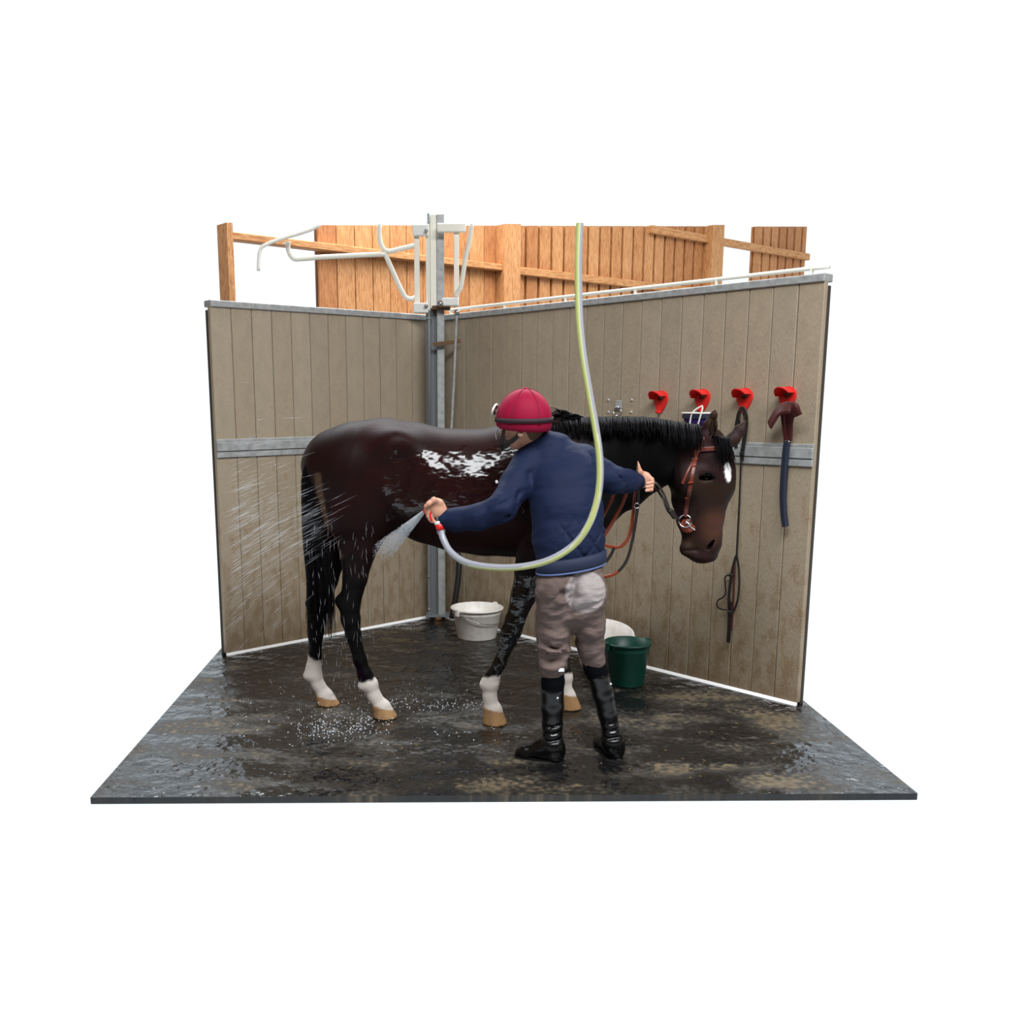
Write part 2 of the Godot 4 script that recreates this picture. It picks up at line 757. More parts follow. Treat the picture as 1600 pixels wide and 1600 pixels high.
func floor_image() -> Array:
	var n := FastNoiseLite.new()
	n.seed = 71
	n.frequency = 0.0085
	n.fractal_octaves = 5
	n.fractal_gain = 0.55
	n.domain_warp_enabled = true
	n.domain_warp_amplitude = 45.0
	n.domain_warp_frequency = 0.008
	var fine := FastNoiseLite.new()
	fine.seed = 72
	fine.frequency = 0.13
	fine.fractal_octaves = 4
	var s := 900
	# where sand has dried out (+) and where water stands (-): centre, half length, half depth, amount
	var spots := [[1125, 1117, 0.42, 0.07, 0.38], [1050, 1203, 0.22, 0.06, 0.34], [1160, 1196, 0.16, 0.06, 0.26], [1210, 1222, 0.2, 0.08, 0.2], [625, 1180, 0.26, 0.06, 0.22], [680, 1196, 0.10, 0.03, 0.3], [400, 1120, 0.16, 0.05, 0.26], [720, 1228, 0.3, 0.06, 0.2], [1010, 1085, 0.3, 0.10, 0.22], [900, 1210, 0.16, 0.04, 0.2], [690, 1010, 0.3, 0.12, 0.16], [1200, 1125, 0.2, 0.12, 0.26], [1150, 1085, 0.2, 0.08, 0.2],
		[1090, 1150, 0.40, 0.10, -0.28], [680, 1150, 0.35, 0.11, -0.22], [460, 1158, 0.30, 0.10, -0.26], [740, 1203, 0.12, 0.06, -0.25], [800, 1080, 0.5, 0.2, -0.16], [420, 1070, 0.22, 0.16, -0.2], [900, 1150, 0.25, 0.15, -0.2]]
	var g := 160
	var lay := PackedFloat32Array()
	lay.resize(g * g)
	for q in spots:
		var c := on_floor(q[0], q[1])
		var cu := ((c.x + 1.6) * 0.2 + 0.02) * g
		var cv := (c.z + 8.4) * 0.2 * g
		var ru: float = q[2] * 0.2 * g
		var rv: float = q[3] * 0.2 * g
		for y in range(maxi(0, int(cv - rv * 2)), mini(g - 1, int(cv + rv * 2)) + 1):
			for x in range(maxi(0, int(cu - ru * 2)), mini(g - 1, int(cu + ru * 2)) + 1):
				var e := Vector2((x - cu) / ru, (y - cv) / rv).length()
				lay[y * g + x] += q[4] * smoothstep(1.7, 0.3, e)
	var a := Image.create(s, s, false, Image.FORMAT_RGB8)
	var r := Image.create(s, s, false, Image.FORMAT_RGB8)
	var wet := Color(0.082, 0.082, 0.088)
	var mid := Color(0.142, 0.132, 0.118)
	var sand := Color(0.45, 0.395, 0.30)
	for y in s:
		for x in s:
			var f := fine.get_noise_2d(x, y)
			var w := n.get_noise_2d(x, y * 1.7)
			var gx := clampf(float(x) / s * g + w * 5.0, 0.0, g - 2.0)
			var gy := clampf(float(y) / s * g + f * 2.0, 0.0, g - 2.0)
			var gi := int(gy) * g + int(gx)
			var v := w * 0.75 + 0.1 * f + lerpf(lerpf(lay[gi], lay[gi + 1], gx - int(gx)), lerpf(lay[gi + g], lay[gi + g + 1], gx - int(gx)), gy - int(gy))
			var c := wet.lerp(mid, smoothstep(-0.22, 0.12, v))
			c = c.lerp(sand, smoothstep(0.10, 0.55, v + 0.22 * f) * 0.7)
			c = c * (1.0 + 0.30 * f)
			a.set_pixel(x, y, c)
			var q := lerpf(0.14, 0.6, smoothstep(-0.20, 0.30, v + 0.15 * f))
			r.set_pixel(x, y, Color(q, q, q))
	return [ImageTexture.create_from_image(a), ImageTexture.create_from_image(r)]


func uv_box(lo: Vector3, hi: Vector3, e: float, shift: float) -> ArrayMesh:
	# a board with its texture laid on it once, from the top down
	var st := new_st(false)
	slab_to(st, lo, hi, e)
	st.generate_normals()
	var arr := st.commit_to_arrays()
	var v: PackedVector3Array = arr[Mesh.ARRAY_VERTEX]
	var uv := PackedVector2Array()
	for p in v:
		uv.append(Vector2(shift + 0.25 * (p.x - lo.x + (p.z - lo.z)) / (hi.x - lo.x), (hi.y - p.y) / (hi.y - lo.y)))
	arr[Mesh.ARRAY_TEX_UV] = uv
	var m := ArrayMesh.new()
	m.add_surface_from_arrays(Mesh.PRIMITIVE_TRIANGLES, arr)
	return m


func build_shell() -> void:
	# floor slab
	var lo := Vector3(-1.47, -0.03, -13.0)
	var hi := Vector3(2.02, 0.0, -3.825)
	var fm := slab(lo, hi)
	var arr := fm.surface_get_arrays(0)
	var uv := PackedVector2Array()
	for p: Vector3 in arr[Mesh.ARRAY_VERTEX]:
		uv.append(Vector2(p.x + 1.6, p.z + 8.4) * 0.2 + Vector2(0.02, 0.0))
	arr[Mesh.ARRAY_TEX_UV] = uv
	var am := ArrayMesh.new()
	am.add_surface_from_arrays(Mesh.PRIMITIVE_TRIANGLES, arr)
	var fl := MeshInstance3D.new()
	fl.name = "floor"
	fl.mesh = am
	fl.material_override = M.floor
	add_child(fl)
	tag(fl, "dark wet concrete floor with sandy patches under the horse", "", "", "structure")
	# the two board walls that meet behind the post
	for side in 2:
		var wall := structure("wall_left" if side == 0 else "wall_right", CORNER, TURN if side == 0 else TURN - PI / 2.0)
		tag(wall, "taupe board partition with steel rails %s" % ["behind the horse's rump", "carrying the red hooks"][side], "", "", "structure")
		var s := -1.0 if side == 0 else 1.0
		var first := 0.091 if side == 0 else 0.0185
		var count := 12 if side == 0 else 21
		var step := 0.1452 if side == 0 else 0.1427
		var m := []
		for k in 5:
			m.append(uv_box(Vector3(-step * 0.5 + 0.0015, 0.012, -0.034), Vector3(step * 0.5 - 0.0015, 2.235, 0.0), 0.0035, k * 0.23))
		for i in count:
			part(wall, "board", m[rng.randi_range(0, 4)], M["panel_%d" % rng.randi_range(0, 2)], Vector3(s * (first + step * (i + 0.5)), 0, rng.randf_range(-0.0012, 0.0012)))
		var x0 := minf(0.0, s * (first + step * count))
		var x1 := maxf(0.0, s * (first + step * count))
		part(wall, "backing", slab(Vector3(x0, 0.0, -0.06), Vector3(x1, 2.2, -0.036)), M.panel_back)
		part(wall, "top_rail", slab(Vector3(x0, 2.217, -0.075), Vector3(x1, 2.258, 0.012), 0.004), M.galvanised)
		# mid rail of three ribs
		part(wall, "mid_rail", slab(Vector3(x0, 1.388, -0.002), Vector3(x1, 1.408, 0.009), 0.003), M.galvanised)
		part(wall, "mid_rail", slab(Vector3(x0, 1.332, -0.002), Vector3(x1, 1.389, 0.016), 0.003), M.galvanised)
		part(wall, "mid_rail", slab(Vector3(x0, 1.291, -0.002), Vector3(x1, 1.327, 0.013), 0.003), M.galvanised)
		# white strip along the foot
		var bb := structure("foot_strip_left" if side == 0 else "foot_strip_right", CORNER, TURN if side == 0 else TURN - PI / 2.0)
		tag(bb, "thin white strip along the foot of the %s wall" % ["left", "right"][side], "", "", "structure")
		var bead := new_st(false)
		var b0 := x0 if side == 0 else 0.09
		var b1 := x1 if side == 1 else -0.09
		sweep_to(bead, [Vector3(b0, 0, 0), Vector3(b1, 0, 0)], PackedVector2Array([Vector2(0.0, 0.0), Vector2(0.0, 0.015), Vector2(-0.003, 0.016), Vector2(-0.015, 0.003), Vector2(-0.016, 0.0)]), Vector3.UP)
		part(bb, "strip", done(bead), M.strip_white)
		if side == 1:
			# pipe carried above the top rail on small stands
			var st := []
			for i in 31:
				st.append(Vector3(lerpf(0.10, x1, i / 30.0), 2.291, -0.03))
			part(wall, "top_pipe", tube(st, 0.0105, 10), M.zinc_pale)
			for i in 6:
				part(wall, "pipe_stand", slab(Vector3(-0.006, 2.255, -0.04), Vector3(0.006, 2.29, -0.02), 0.002), M.zinc_pale, Vector3(0.12 + i * 0.56, 0, 0))


func board_to(st: SurfaceTool, x0: float, x1: float, z0: float, z1: float) -> void:
	# one cladding board, its head cut to the slope of the roof
	var t0 := eaves(x0)
	var t1 := eaves(x1)
	var e := 0.004
	var f := [Vector3(x0, 0, z1 - e), Vector3(x0 + e, 0, z1), Vector3(x1 - e, 0, z1), Vector3(x1, 0, z1 - e), Vector3(x1, 0, z0), Vector3(x0, 0, z0)]
	var tops := []
	for p: Vector3 in f:
		tops.append(Vector3(p.x, lerpf(t0, t1, (p.x - x0) / (x1 - x0)), p.z))
	for i in 6:
		var j := (i + 1) % 6
		quad(st, f[i], f[j], tops[j], tops[i])
	for i in range(1, 5):
		tri(st, tops[0], tops[i + 1], tops[i])


func eaves(x: float) -> float:
	return 3.10 + (x + 0.58) * 0.105


func build_barn() -> void:
	var wall := structure("wall_back", CORNER - ALONG_RIGHT * 2.0, TURN)
	tag(wall, "barn wall of warm larch boards and beams beyond the partitions", "", "", "structure")
	var runs := [[0.297, 2.502, 0.2035, 0.003, false], [2.736, 6.142, 0.2, 0.004, true], [7.284, 8.62, 0.2, 0.004, true]]
	for r in runs:
		var x: float = r[0]
		while x < r[1] - 0.05:
			var x1 := minf(x + r[2], r[1])
			var st := new_st(false)
			if r[4]:
				board_to(st, x + 0.018, x1 - 0.018, -0.02, 0.006)
			else:
				board_to(st, x + r[3], x1 - r[3], -0.02, rng.randf_range(-0.002, 0.003))
			part(wall, "board", done(st), M["wood_%d" % rng.randi_range(0, 3)])
			x = x1
		var bt := new_st(false)
		board_to(bt, r[0], r[1], -0.055, -0.028)
		part(wall, "backing", done(bt), M.wood_3 if r[4] else M.wood_dark)
	for p in [[-0.68, -0.618], [2.502, 2.736], [6.142, 6.392]]:
		var st := new_st(false)
		board_to(st, p[0], p[1], -0.03, 0.13)
		part(wall, "post", done(st), M.wood_2)
	part(wall, "beam", slab(Vector3(-0.66, 2.968, -0.02), Vector3(2.51, 3.03, 0.10), 0.006), M.wood_beam)
	part(wall, "beam", slab(Vector3(2.73, 2.955, 0.0), Vector3(8.62, 3.035, 0.07), 0.006), M.wood_beam)
	part(wall, "beam", slab(Vector3(5.0, 3.60, 0.0), Vector3(8.62, 3.69, 0.07), 0.006), M.wood_beam)
	# the rest of the barn round the camera: roof, sides and front
	var timber: Material = mapped(mat("timber_shade", Color(0.42, 0.33, 0.24), 0.8), Vector3(2.0, 0.4, 2.0), M.wood_0.albedo_texture)
	for w in [["ceiling", Vector3(-4.6, 5.30, -9.4), Vector3(6.3, 5.42, 5.2), "dark timber roof over the wash bay"], ["wall_side_left", Vector3(-4.6, 0, -9.3), Vector3(-4.45, 5.3, 5.2), "timber side wall left of the camera"], ["wall_side_right", Vector3(6.1, 0, -9.3), Vector3(6.3, 5.3, 5.2), "timber side wall right of the camera"], ["wall_front", Vector3(-4.6, 0, 5.05), Vector3(6.3, 5.3, 5.2), "timber wall behind the camera"], ["floor_aisle", Vector3(-4.6, -0.03, -2.27), Vector3(6.3, 0.0, 5.2), "concrete aisle floor under the camera"]]:
		var o := MeshInstance3D.new()
		o.name = w[0]
		o.mesh = slab(w[1], w[2])
		o.material_override = M.panel_back if w[0] == "floor_aisle" else timber
		add_child(o)
		tag(o, w[3], "", "", "structure")


func build_post() -> void:
	# galvanised corner post with its two folded swing arms
	var d := 7.12
	var p := thing("corner_post", "galvanised steel post standing in the corner between the two board walls", "post", at(684, 962, d))
	var k := d / LENS
	var top := at(684, 345, d).y
	part(p, "web", slab(Vector3(-0.058, 0, -0.05), Vector3(0.004, top, -0.03), 0.002), M.post_steel)
	part(p, "flange", slab(Vector3(0.004, 0, -0.06), Vector3(0.058, top, 0.012), 0.003), M.galvanised)
	part(p, "flange", slab(Vector3(-0.074, 0, -0.06), Vector3(-0.056, 2.24, -0.004), 0.003), M.post_steel)
	part(p, "lit_upper_plate", slab(Vector3(-0.04, 2.245, -0.028), Vector3(0.004, top, 0.008), 0.003), M.zinc_pale)  # paler colour stands in for sky light on the upper post
	for i in 3:
		part(p, "rib", slab(Vector3(-0.048 + i * 0.016, 0, -0.032), Vector3(-0.043 + i * 0.016, 2.2, -0.024), 0.001), M.post_steel)
	part(p, "cap_plate", slab(Vector3(-0.03, 2.235, -0.03), Vector3(0.10, 2.262, 0.05), 0.003), M.rust)
	part(p, "foot_plate", slab(Vector3(-0.09, 0, -0.09), Vector3(0.09, 0.012, 0.06), 0.002), M.post_steel)
	part(p, "cross_bracket", slab(Vector3(-0.10, -0.013, 0.0), Vector3(0.10, 0.013, 0.016), 0.002), M.rust, Vector3(0.075, 2.005, 0.05), Vector3(0, 0, 0.12), "rusty brown cross bracket")
	# conduit running up the left of the post
	part(p, "conduit", tube([Vector3(-0.052, 1.25, 0.02), Vector3(-0.052, 1.9, 0.02), Vector3(-0.052, top, 0.02)], 0.0105), M.post_steel)
	part(p, "conduit_clip", slab(Vector3(-0.07, 2.17, 0.0), Vector3(-0.034, 2.185, 0.033), 0.002), M.post_steel)
	for y in [0.05, 0.30]:
		part(p, "bolt", lathe([Vector2(0, 0.012), Vector2(0.008, 0.01), Vector2(0.009, 0)], 8, Transform3D(Basis(Vector3.RIGHT, PI / 2), Vector3.ZERO)), M.steel, Vector3(-0.066, y, -0.003))
	# left swing arm
	var a := thing("swing_arm", "white tubular swing arm folded out left from the top of the corner post", "swing arm", at(657, 482, 7.12), 0.0, "tubular swing arms on the corner post")
	var o := a.position
	var tb := func(parent: Node3D, called: String, list: Array, r: float, smooth := 3, m: Material = M.zinc_pale) -> void:
		var pts := []
		for q in ats(list):
			pts.append(q - parent.position)
		part(parent, called, tube(curve(pts, smooth) if smooth > 1 else pts, r), m)
	part(a, "hinge_bar", slab(at(648, 484, 7.12) - o, at(655, 350, 7.12) - o + Vector3(0, 0, 0.03), 0.004), M.zinc_pale)
	part(a, "hinge_bar", slab(at(666, 486, 7.12) - o, at(671.5, 350, 7.12) - o + Vector3(0, 0, 0.03), 0.004), M.zinc_pale)
	part(a, "hinge_block", slab(at(646, 490, 7.10) - o, at(669, 474, 7.10) - o + Vector3(0, 0, 0.05), 0.006), M.white_gloss)
	part(a, "hinge_block", slab(at(645, 370, 7.10) - o, at(669, 352, 7.10) - o + Vector3(0, 0, 0.05), 0.006), M.white_gloss)
	for y in [478, 361]:
		part(a, "hinge_bolt", lathe([Vector2(0, 0.03), Vector2(0.012, 0.028), Vector2(0.014, 0)], 6, Transform3D(Basis(Vector3.RIGHT, PI / 2), Vector3.ZERO)), M.steel, at(666, y, 7.05) - o)
	tb.call(a, "tube", [[651, 464, 7.12], [640, 467, 7.11], [630, 459, 7.1], [612, 420, 7.08], [602, 397, 7.06]], 0.0165)
	tb.call(a, "tube", [[593, 350, 7.06], [593, 371, 7.06], [597, 386, 7.06], [606, 393, 7.07], [625, 389, 7.09], [651, 383, 7.12]], 0.0165)
	tb.call(a, "tube", [[602, 397, 7.06], [560, 399, 6.98], [500, 402, 6.87], [470, 404.5, 6.82], [459, 404, 6.8], [453, 397, 6.79], [450, 387, 6.785], [450, 377, 6.78]], 0.0165)
	tb.call(a, "hook", [[452, 379, 6.78], [448, 380, 6.78], [443, 381, 6.78]], 0.006)
	tb.call(a, "drop_tube", [[500, 352, 6.75], [480, 361, 6.72], [440, 373, 6.66], [414, 383, 6.6], [407, 390, 6.59], [404.5, 402, 6.58], [404, 423, 6.57]], 0.0115)
	# right swing arm
	var c := thing("swing_arm", "white tubular swing arm folded against the right side of the corner post", "swing arm", at(704, 475, 7.08), 0.0, "tubular swing arms on the corner post")
	o = c.position
	part(c, "hinge_bar", slab(at(709, 480, 7.08) - o, at(717, 350, 7.08) - o + Vector3(0, 0, 0.03), 0.004), M.zinc_pale)
	part(c, "hinge_block", slab(at(690, 479, 7.06) - o, at(716, 466, 7.06) - o + Vector3(0, 0, 0.05), 0.006), M.white_gloss)
	part(c, "hinge_block", slab(at(683, 364, 7.06) - o, at(728, 350, 7.06) - o + Vector3(0, 0, 0.04), 0.006), M.zinc_pale)
	part(c, "hinge_bolt", lathe([Vector2(0, 0.04), Vector2(0.022, 0.038), Vector2(0.025, 0)], 6, Transform3D(Basis(Vector3.RIGHT, PI / 2), Vector3.ZERO)), M.steel, at(688, 475, 7.03) - o)
	tb.call(c, "tube", [[712, 462, 7.05], [718, 452, 7.03], [721, 444, 7.02], [727, 405, 7.0], [734, 372, 6.98], [737, 350, 6.97]], 0.0165)
	# pipe running down from it and the black hose below
	var w := thing("water_pipe", "thin grey pipe on the right wall beside the corner post", "pipe", at(702, 962, 7.0))
	tb.call(w, "pipe", [[714, 488, 7.05], [713.5, 495, 7.05], [709, 600, 7.05], [704, 700, 7.05], [702, 800, 7.05], [708, 850, 7.03]], 0.0095, 3, M.galvanised)
	part(w, "collar", tube([at(714, 484, 7.05) - w.position, at(714, 492, 7.05) - w.position], 0.017), M.steel)
	var h := thing("rubber_hose", "black rubber hose end hanging down to the floor behind the white bucket", "hose", at(706, 966, 6.95))
	var pts := []
	for q in ats([[708, 848, 7.0], [716, 868, 6.97], [717, 890, 6.95], [713, 925, 6.93], [708, 955, 6.92], [706, 966, 6.92]]):
		pts.append(q - h.position)
	part(h, "tube", tube(curve(pts, 4), 0.021), M.black_rubber)


func bucket_shape(r0: float, r1: float, h: float, wall := 0.004) -> Array:
	# foot ring, outside, rolled lip, inside, bottom
	return [Vector2(0, 0.012), Vector2(r0 - 0.012, 0.012), Vector2(r0 - 0.008, 0.0), Vector2(r0 - 0.002, 0.0), Vector2(r0, 0.006), Vector2(lerpf(r0, r1, 0.8), h * 0.80), Vector2(lerpf(r0, r1, 0.84) + 0.003, h * 0.82), Vector2(lerpf(r0, r1, 0.84) + 0.003, h * 0.84), Vector2(lerpf(r0, r1, 0.97), h - 0.014), Vector2(r1 + 0.009, h - 0.012), Vector2(r1 + 0.011, h - 0.004), Vector2(r1 + 0.007, h), Vector2(r1 - wall, h - 0.001), Vector2(lerpf(r0, r1, 0.5) - wall, h * 0.5), Vector2(r0 - wall, 0.020), Vector2(0, 0.018)]


func bucket(called: String, label: String, where: Vector3, r0: float, r1: float, h: float, m: Material, handle_at: float, tilt := Vector3.ZERO, drop := 0.3) -> Node3D:
	var b := thing(called, label, "bucket", where)
	b.rotation = tilt
	part(b, "body", lathe(bucket_shape(r0, r1, h), 56), m)
	for s: float in [-1.0, 1.0]:
		var dir := Vector3(cos(handle_at), 0, sin(handle_at)) * s
		var st := new_st(false)
		var t := Transform3D(Basis(Vector3.UP, -handle_at), dir * (r1 + 0.012) + Vector3(0, h - 0.022, 0))
		slab_to(st, Vector3(-0.012, -0.02, -0.016), Vector3(0.010, 0.030, 0.016), 0.004, t)
		part(b, "handle_lug", done(st), m)
	var u := Vector3(cos(handle_at), 0, sin(handle_at))
	var v := Vector3(-sin(handle_at), 0, cos(handle_at))
	var pts := []
	for i in 25:
		var a := PI * i / 24.0
		pts.append(u * cos(a) * (r1 + 0.016) + (v * cos(drop) - Vector3(0, sin(drop), 0)) * sin(a) * (r1 + 0.02) + Vector3(0, h - 0.012, 0))
	part(b, "handle", tube(pts, 0.003, 8), M.steel)
	return b


func build_props() -> void:
	# ---- buckets
	var w1 := on_floor(745, 995)
	var top := at(745, 948, -w1.z).y
	bucket("bucket", "white plastic bucket on the floor beside the steel corner post", w1, 0.137, 0.176, top, M.bucket_white, -0.75, Vector3.ZERO, 0.45)
	var w2 := on_floor(938, 1044)
	var t2 := bucket("bucket", "white plastic bucket tipped forward behind the green bucket", w2 + Vector3(0, 0.026, 0.0), 0.13, 0.168, 0.235, M.bucket_white, 0.5, Vector3(0.20, 0, -0.06), 0.2)
	part(t2, "handle_grip", tube([Vector3(0.207, 0.2, 0.05), Vector3(0.213, 0.195, 0.09)], 0.011, 8), M.wood_1, Vector3.ZERO, Vector3.ZERO, "small brown wooden handle grip")
	var g := on_floor(979, 1068)
	bucket("bucket", "dark green plastic bucket standing behind the person's right boot", g, 0.098, 0.128, at(978, 1002, -g.z).y, M.bucket_green, 2.75, Vector3.ZERO, 0.15)

	# ---- red hooks on the right wall
	var turn := TURN - PI / 2.0
	var notes := ["empty red plastic tack hook nearest the tie ring", "red plastic tack hook holding the purple hood", "red plastic tack hook above the horse's ear with dark straps", "red plastic tack hook holding maroon leather tack at the right edge"]
	var spots := [[1034, 623], [1099, 621], [1165, 620], [1232, 618]]
	var hook_st := new_st(false)
	var n := 22
	for i in n:
		# visor: an arched shell standing out from the wall, its front edge cut back below
		var a0 := lerpf(deg_to_rad(20), deg_to_rad(186), float(i) / n)
		var a1 := lerpf(deg_to_rad(20), deg_to_rad(186), float(i + 1) / n)
		var l0 := 0.060 + 0.042 * sin(clampf(a0, 0, PI))
		var l1 := 0.060 + 0.042 * sin(clampf(a1, 0, PI))
		var e0 := Vector3(cos(a0), sin(a0), 0)
		var e1 := Vector3(cos(a1), sin(a1), 0)
		var ro := 0.044
		var ri := 0.040
		var z0 := Vector3(0, 0, l0)
		var z1 := Vector3(0, 0, l1)
		quad(hook_st, e0 * ro, e1 * ro, e1 * ro + z1, e0 * ro + z0)
		quad(hook_st, e1 * ri, e0 * ri, e0 * ri + z0, e1 * ri + z1)
		quad(hook_st, e0 * ri + z0, e0 * ro + z0, e1 * ro + z1, e1 * ri + z1)
	for i in [0, n]:
		var a := lerpf(deg_to_rad(20), deg_to_rad(186), float(i) / n)
		var e := Vector3(cos(a), sin(a), 0)
		var l := 0.060 + 0.042 * sin(clampf(a, 0, PI))
		quad(hook_st, e * 0.040, e * 0.044, e * 0.044 + Vector3(0, 0, l), e * 0.040 + Vector3(0, 0, l))
	var visor := done(hook_st)
	var plate_st := new_st(false)
	var outline := []
	var inner := []
	for i in 36:
		var a := TAU * i / 36.0
		var q := Vector3(cos(a), sin(a), 0) * 0.0475
		if q.y < -0.01:
			q.y = -0.01 + (q.y + 0.01) * (1.0 + 1.0 * (1.0 - absf(q.x) / 0.0475))
		outline.append(q)
		inner.append(Vector3(cos(a) * 0.021, sin(a) * 0.016 + 0.004, 0))
	for i in 36:
		var j := (i + 1) % 36
		var z0 := Vector3(0, 0, 0.0)
		var z1 := Vector3(0, 0, 0.016)
		quad(plate_st, outline[i] + z0, outline[j] + z0, outline[j] + z1, outline[i] + z1)
		quad(plate_st, inner[j] + z0, inner[i] + z0, inner[i] + z1, inner[j] + z1)
		quad(plate_st, inner[i] + z1, outline[i] + z1, outline[j] + z1, inner[j] + z1)
	var plate := done(plate_st)
	var peg := tube(curve([Vector3(0, -0.070, 0.004), Vector3(0, -0.080, 0.02), Vector3(0, -0.078, 0.040), Vector3(0, -0.066, 0.048)], 4), 0.007, 8)
	for i in 4:
		var h := thing("tack_hook", notes[i], "hook", on_wall(spots[i][0], spots[i][1], 0.001), turn, "red tack hooks on the right wall")
		part(h, "visor", visor, M.red_plastic)
		part(h, "back_plate", plate, M.red_plastic)
		part(h, "peg", peg, M.red_plastic)

	# ---- tie ring
	var tr := thing("tie_ring", "steel tie ring on a small plate bolted to the wall above the horse's mane", "ring", on_wall(967, 634, 0.001), turn)
	part(tr, "plate", slab(Vector3(-0.022, -0.03, 0), Vector3(0.022, 0.032, 0.006), 0.002), M.galvanised)
	part(tr, "staple", tube(curve([Vector3(-0.012, -0.008, 0), Vector3(-0.010, -0.010, 0.018), Vector3(0.010, -0.010, 0.018), Vector3(0.012, -0.008, 0)], 4), 0.005), M.steel)
	part(tr, "ring", ring_mesh(Vector3(0, -0.034, 0.014), 0.028, 0.0042, Vector3(0.0, 0.25, 1)), M.steel)
	part(tr, "cord", tube(curve([Vector3(0, -0.062, 0.016), Vector3(0.004, -0.085, 0.012), Vector3(-0.004, -0.13, 0.008), Vector3(0.0, -0.18, 0.008)], 4), 0.0045), M.leather_tan, Vector3.ZERO, Vector3.ZERO, "orange cord")
	for q in [[951, 625], [987.5, 625], [951, 644], [986.5, 644]]:
		var bp := on_wall(q[0], q[1], 0.001)
		var o := part(tr, "bolt", lathe([Vector2(0, 0.007), Vector2(0.006, 0.006), Vector2(0.0085, 0.0)], 10, Transform3D(Basis(Vector3.RIGHT, PI / 2), Vector3.ZERO)), M.galvanised)
		o.global_position = bp

	# ---- purple padded hood hanging by white cords
	var hd := thing("padded_hood", "purple padded hood with white piping hanging by white cords behind the horse's ear", "hood", on_wall(1089, 657, 0.05), turn)
	var bowl := []
	for i in 9:
		var a := PI * 0.5 * i / 8.0
		bowl.append(Vector2(0.085 * sin(a), -0.075 * cos(a)))
	var hs := new_st()
	lathe_to(hs, bowl, 32, Transform3D(Basis().scaled(Vector3(1.12, 1, 0.5)), Vector3(0, 0.04, 0)))
	lathe_to(hs, [Vector2(0.085, 0.0), Vector2(0.074, -0.004), Vector2(0.05, -0.030), Vector2(0, -0.045)], 32, Transform3D(Basis().scaled(Vector3(1.12, 1, 0.5)), Vector3(0, 0.04, 0)))
	part(hd, "shell", done(hs), M.purple_cloth)
	var rim := []
	for i in 36:
		var a := TAU * i / 36.0
		rim.append(Vector3(cos(a) * 0.0955, 0.041, sin(a) * 0.043))
	var rs := new_st()
	sweep_to(rs, rim, ring_profile(0.0055, 8), Vector3.ZERO, [], true)
	part(hd, "piping", done(rs), M.cord_white)
	var band := []
	for i in 25:
		var a := PI * i / 24.0
		band.append(Vector3(-cos(a) * 0.094, 0.025 - 0.004 * sin(a), sin(a) * 0.044))
	part(hd, "dark_band", strap(band, 0.022, 0.004, Vector3(0, 0.0, 1)), M.strap_navy)
	for q in [[1082, 645, 1077, 668], [1097, 641, 1089, 668]]:
		part(hd, "cord", tube(curve([to_wall(hd, 1097, 634, 0.055), to_wall(hd, q[0], q[1], 0.09), to_wall(hd, q[2], q[3], 0.098)], 5), 0.0045, 8), M.cord_white)

	# ---- dark bridle hanging from the third hook
	var sb := thing("hanging_bridle", "dark leather bridle with long strap hanging down the wall beside the horse's head", "bridle", on_wall(1160, 640, 0.03), turn)
	var sw := func(called: String, list: Array, wd: float, m: Material) -> void:
		var pts := []
		for q in list:
			pts.append(to_wall(sb, q[0], q[1], q[2] if q.size() > 2 else 0.03))
		part(sb, called, strap(curve(pts, 5), wd, 0.006, Vector3(0, 0, 1)), m)
	sw.call("headpiece", [[1156, 668, 0.03], [1153, 655, 0.04], [1156, 642, 0.05], [1160, 638, 0.05], [1164, 643, 0.05], [1166, 656, 0.05], [1164, 680, 0.04], [1160, 705, 0.03], [1159, 720, 0.025]], 0.024, M.leather_dark)
	sw.call("headpiece", [[1150, 700, 0.02], [1150, 670, 0.025], [1154, 648, 0.035], [1158, 640, 0.05]], 0.02, M.leather_dark)
	sw.call("long_strap", [[1159, 705], [1157, 740], [1155, 790], [1152, 850], [1151, 872]], 0.011, M.leather_dark)
	sw.call("loop", [[1151, 868], [1147, 880], [1143, 900], [1139, 930], [1140, 960]], 0.018, M.leather_dark)
	sw.call("loop", [[1151, 868], [1154, 885], [1155, 915], [1152, 940], [1146, 955], [1141, 962]], 0.012, M.leather_dark)
	sw.call("loop", [[1143, 898], [1133, 902], [1134, 925], [1130, 933], [1122, 938], [1120, 946], [1125, 951], [1136, 953]], 0.009, M.leather_dark)
	sw.call("strap_end", [[1141, 940], [1140, 965], [1139, 990], [1138, 1004]], 0.024, M.leather_dark)
	sw.call("strap_end", [[1148, 880], [1146, 930], [1143, 985]], 0.012, M.leather_maroon)
	for q in [[1160, 709], [1141, 957], [1143, 899]]:
		part(sb, "buckle", slab(Vector3(-0.014, -0.010, -0.002), Vector3(0.014, 0.010, 0.010), 0.003), M.black_rubber, to_wall(sb, q[0], q[1], 0.032))

	# ---- maroon leather head collar and the navy strap under it
	var hc := thing("leather_girth", "maroon leather tack draped over the hook at the right edge", "tack", on_wall(1228, 640, 0.05), turn)
	var hp := []
	for q in [[1203, 664, 0.09], [1208, 655, 0.10], [1216, 643, 0.105], [1227, 637, 0.11], [1240, 638, 0.11], [1247, 650, 0.10]]:
		hp.append(to_wall(hc, q[0], q[1], q[2]))
	part(hc, "pad", strap(curve(hp, 5), 0.062, 0.018, Vector3(-0.5, 0.3, 1)), M.leather_maroon)
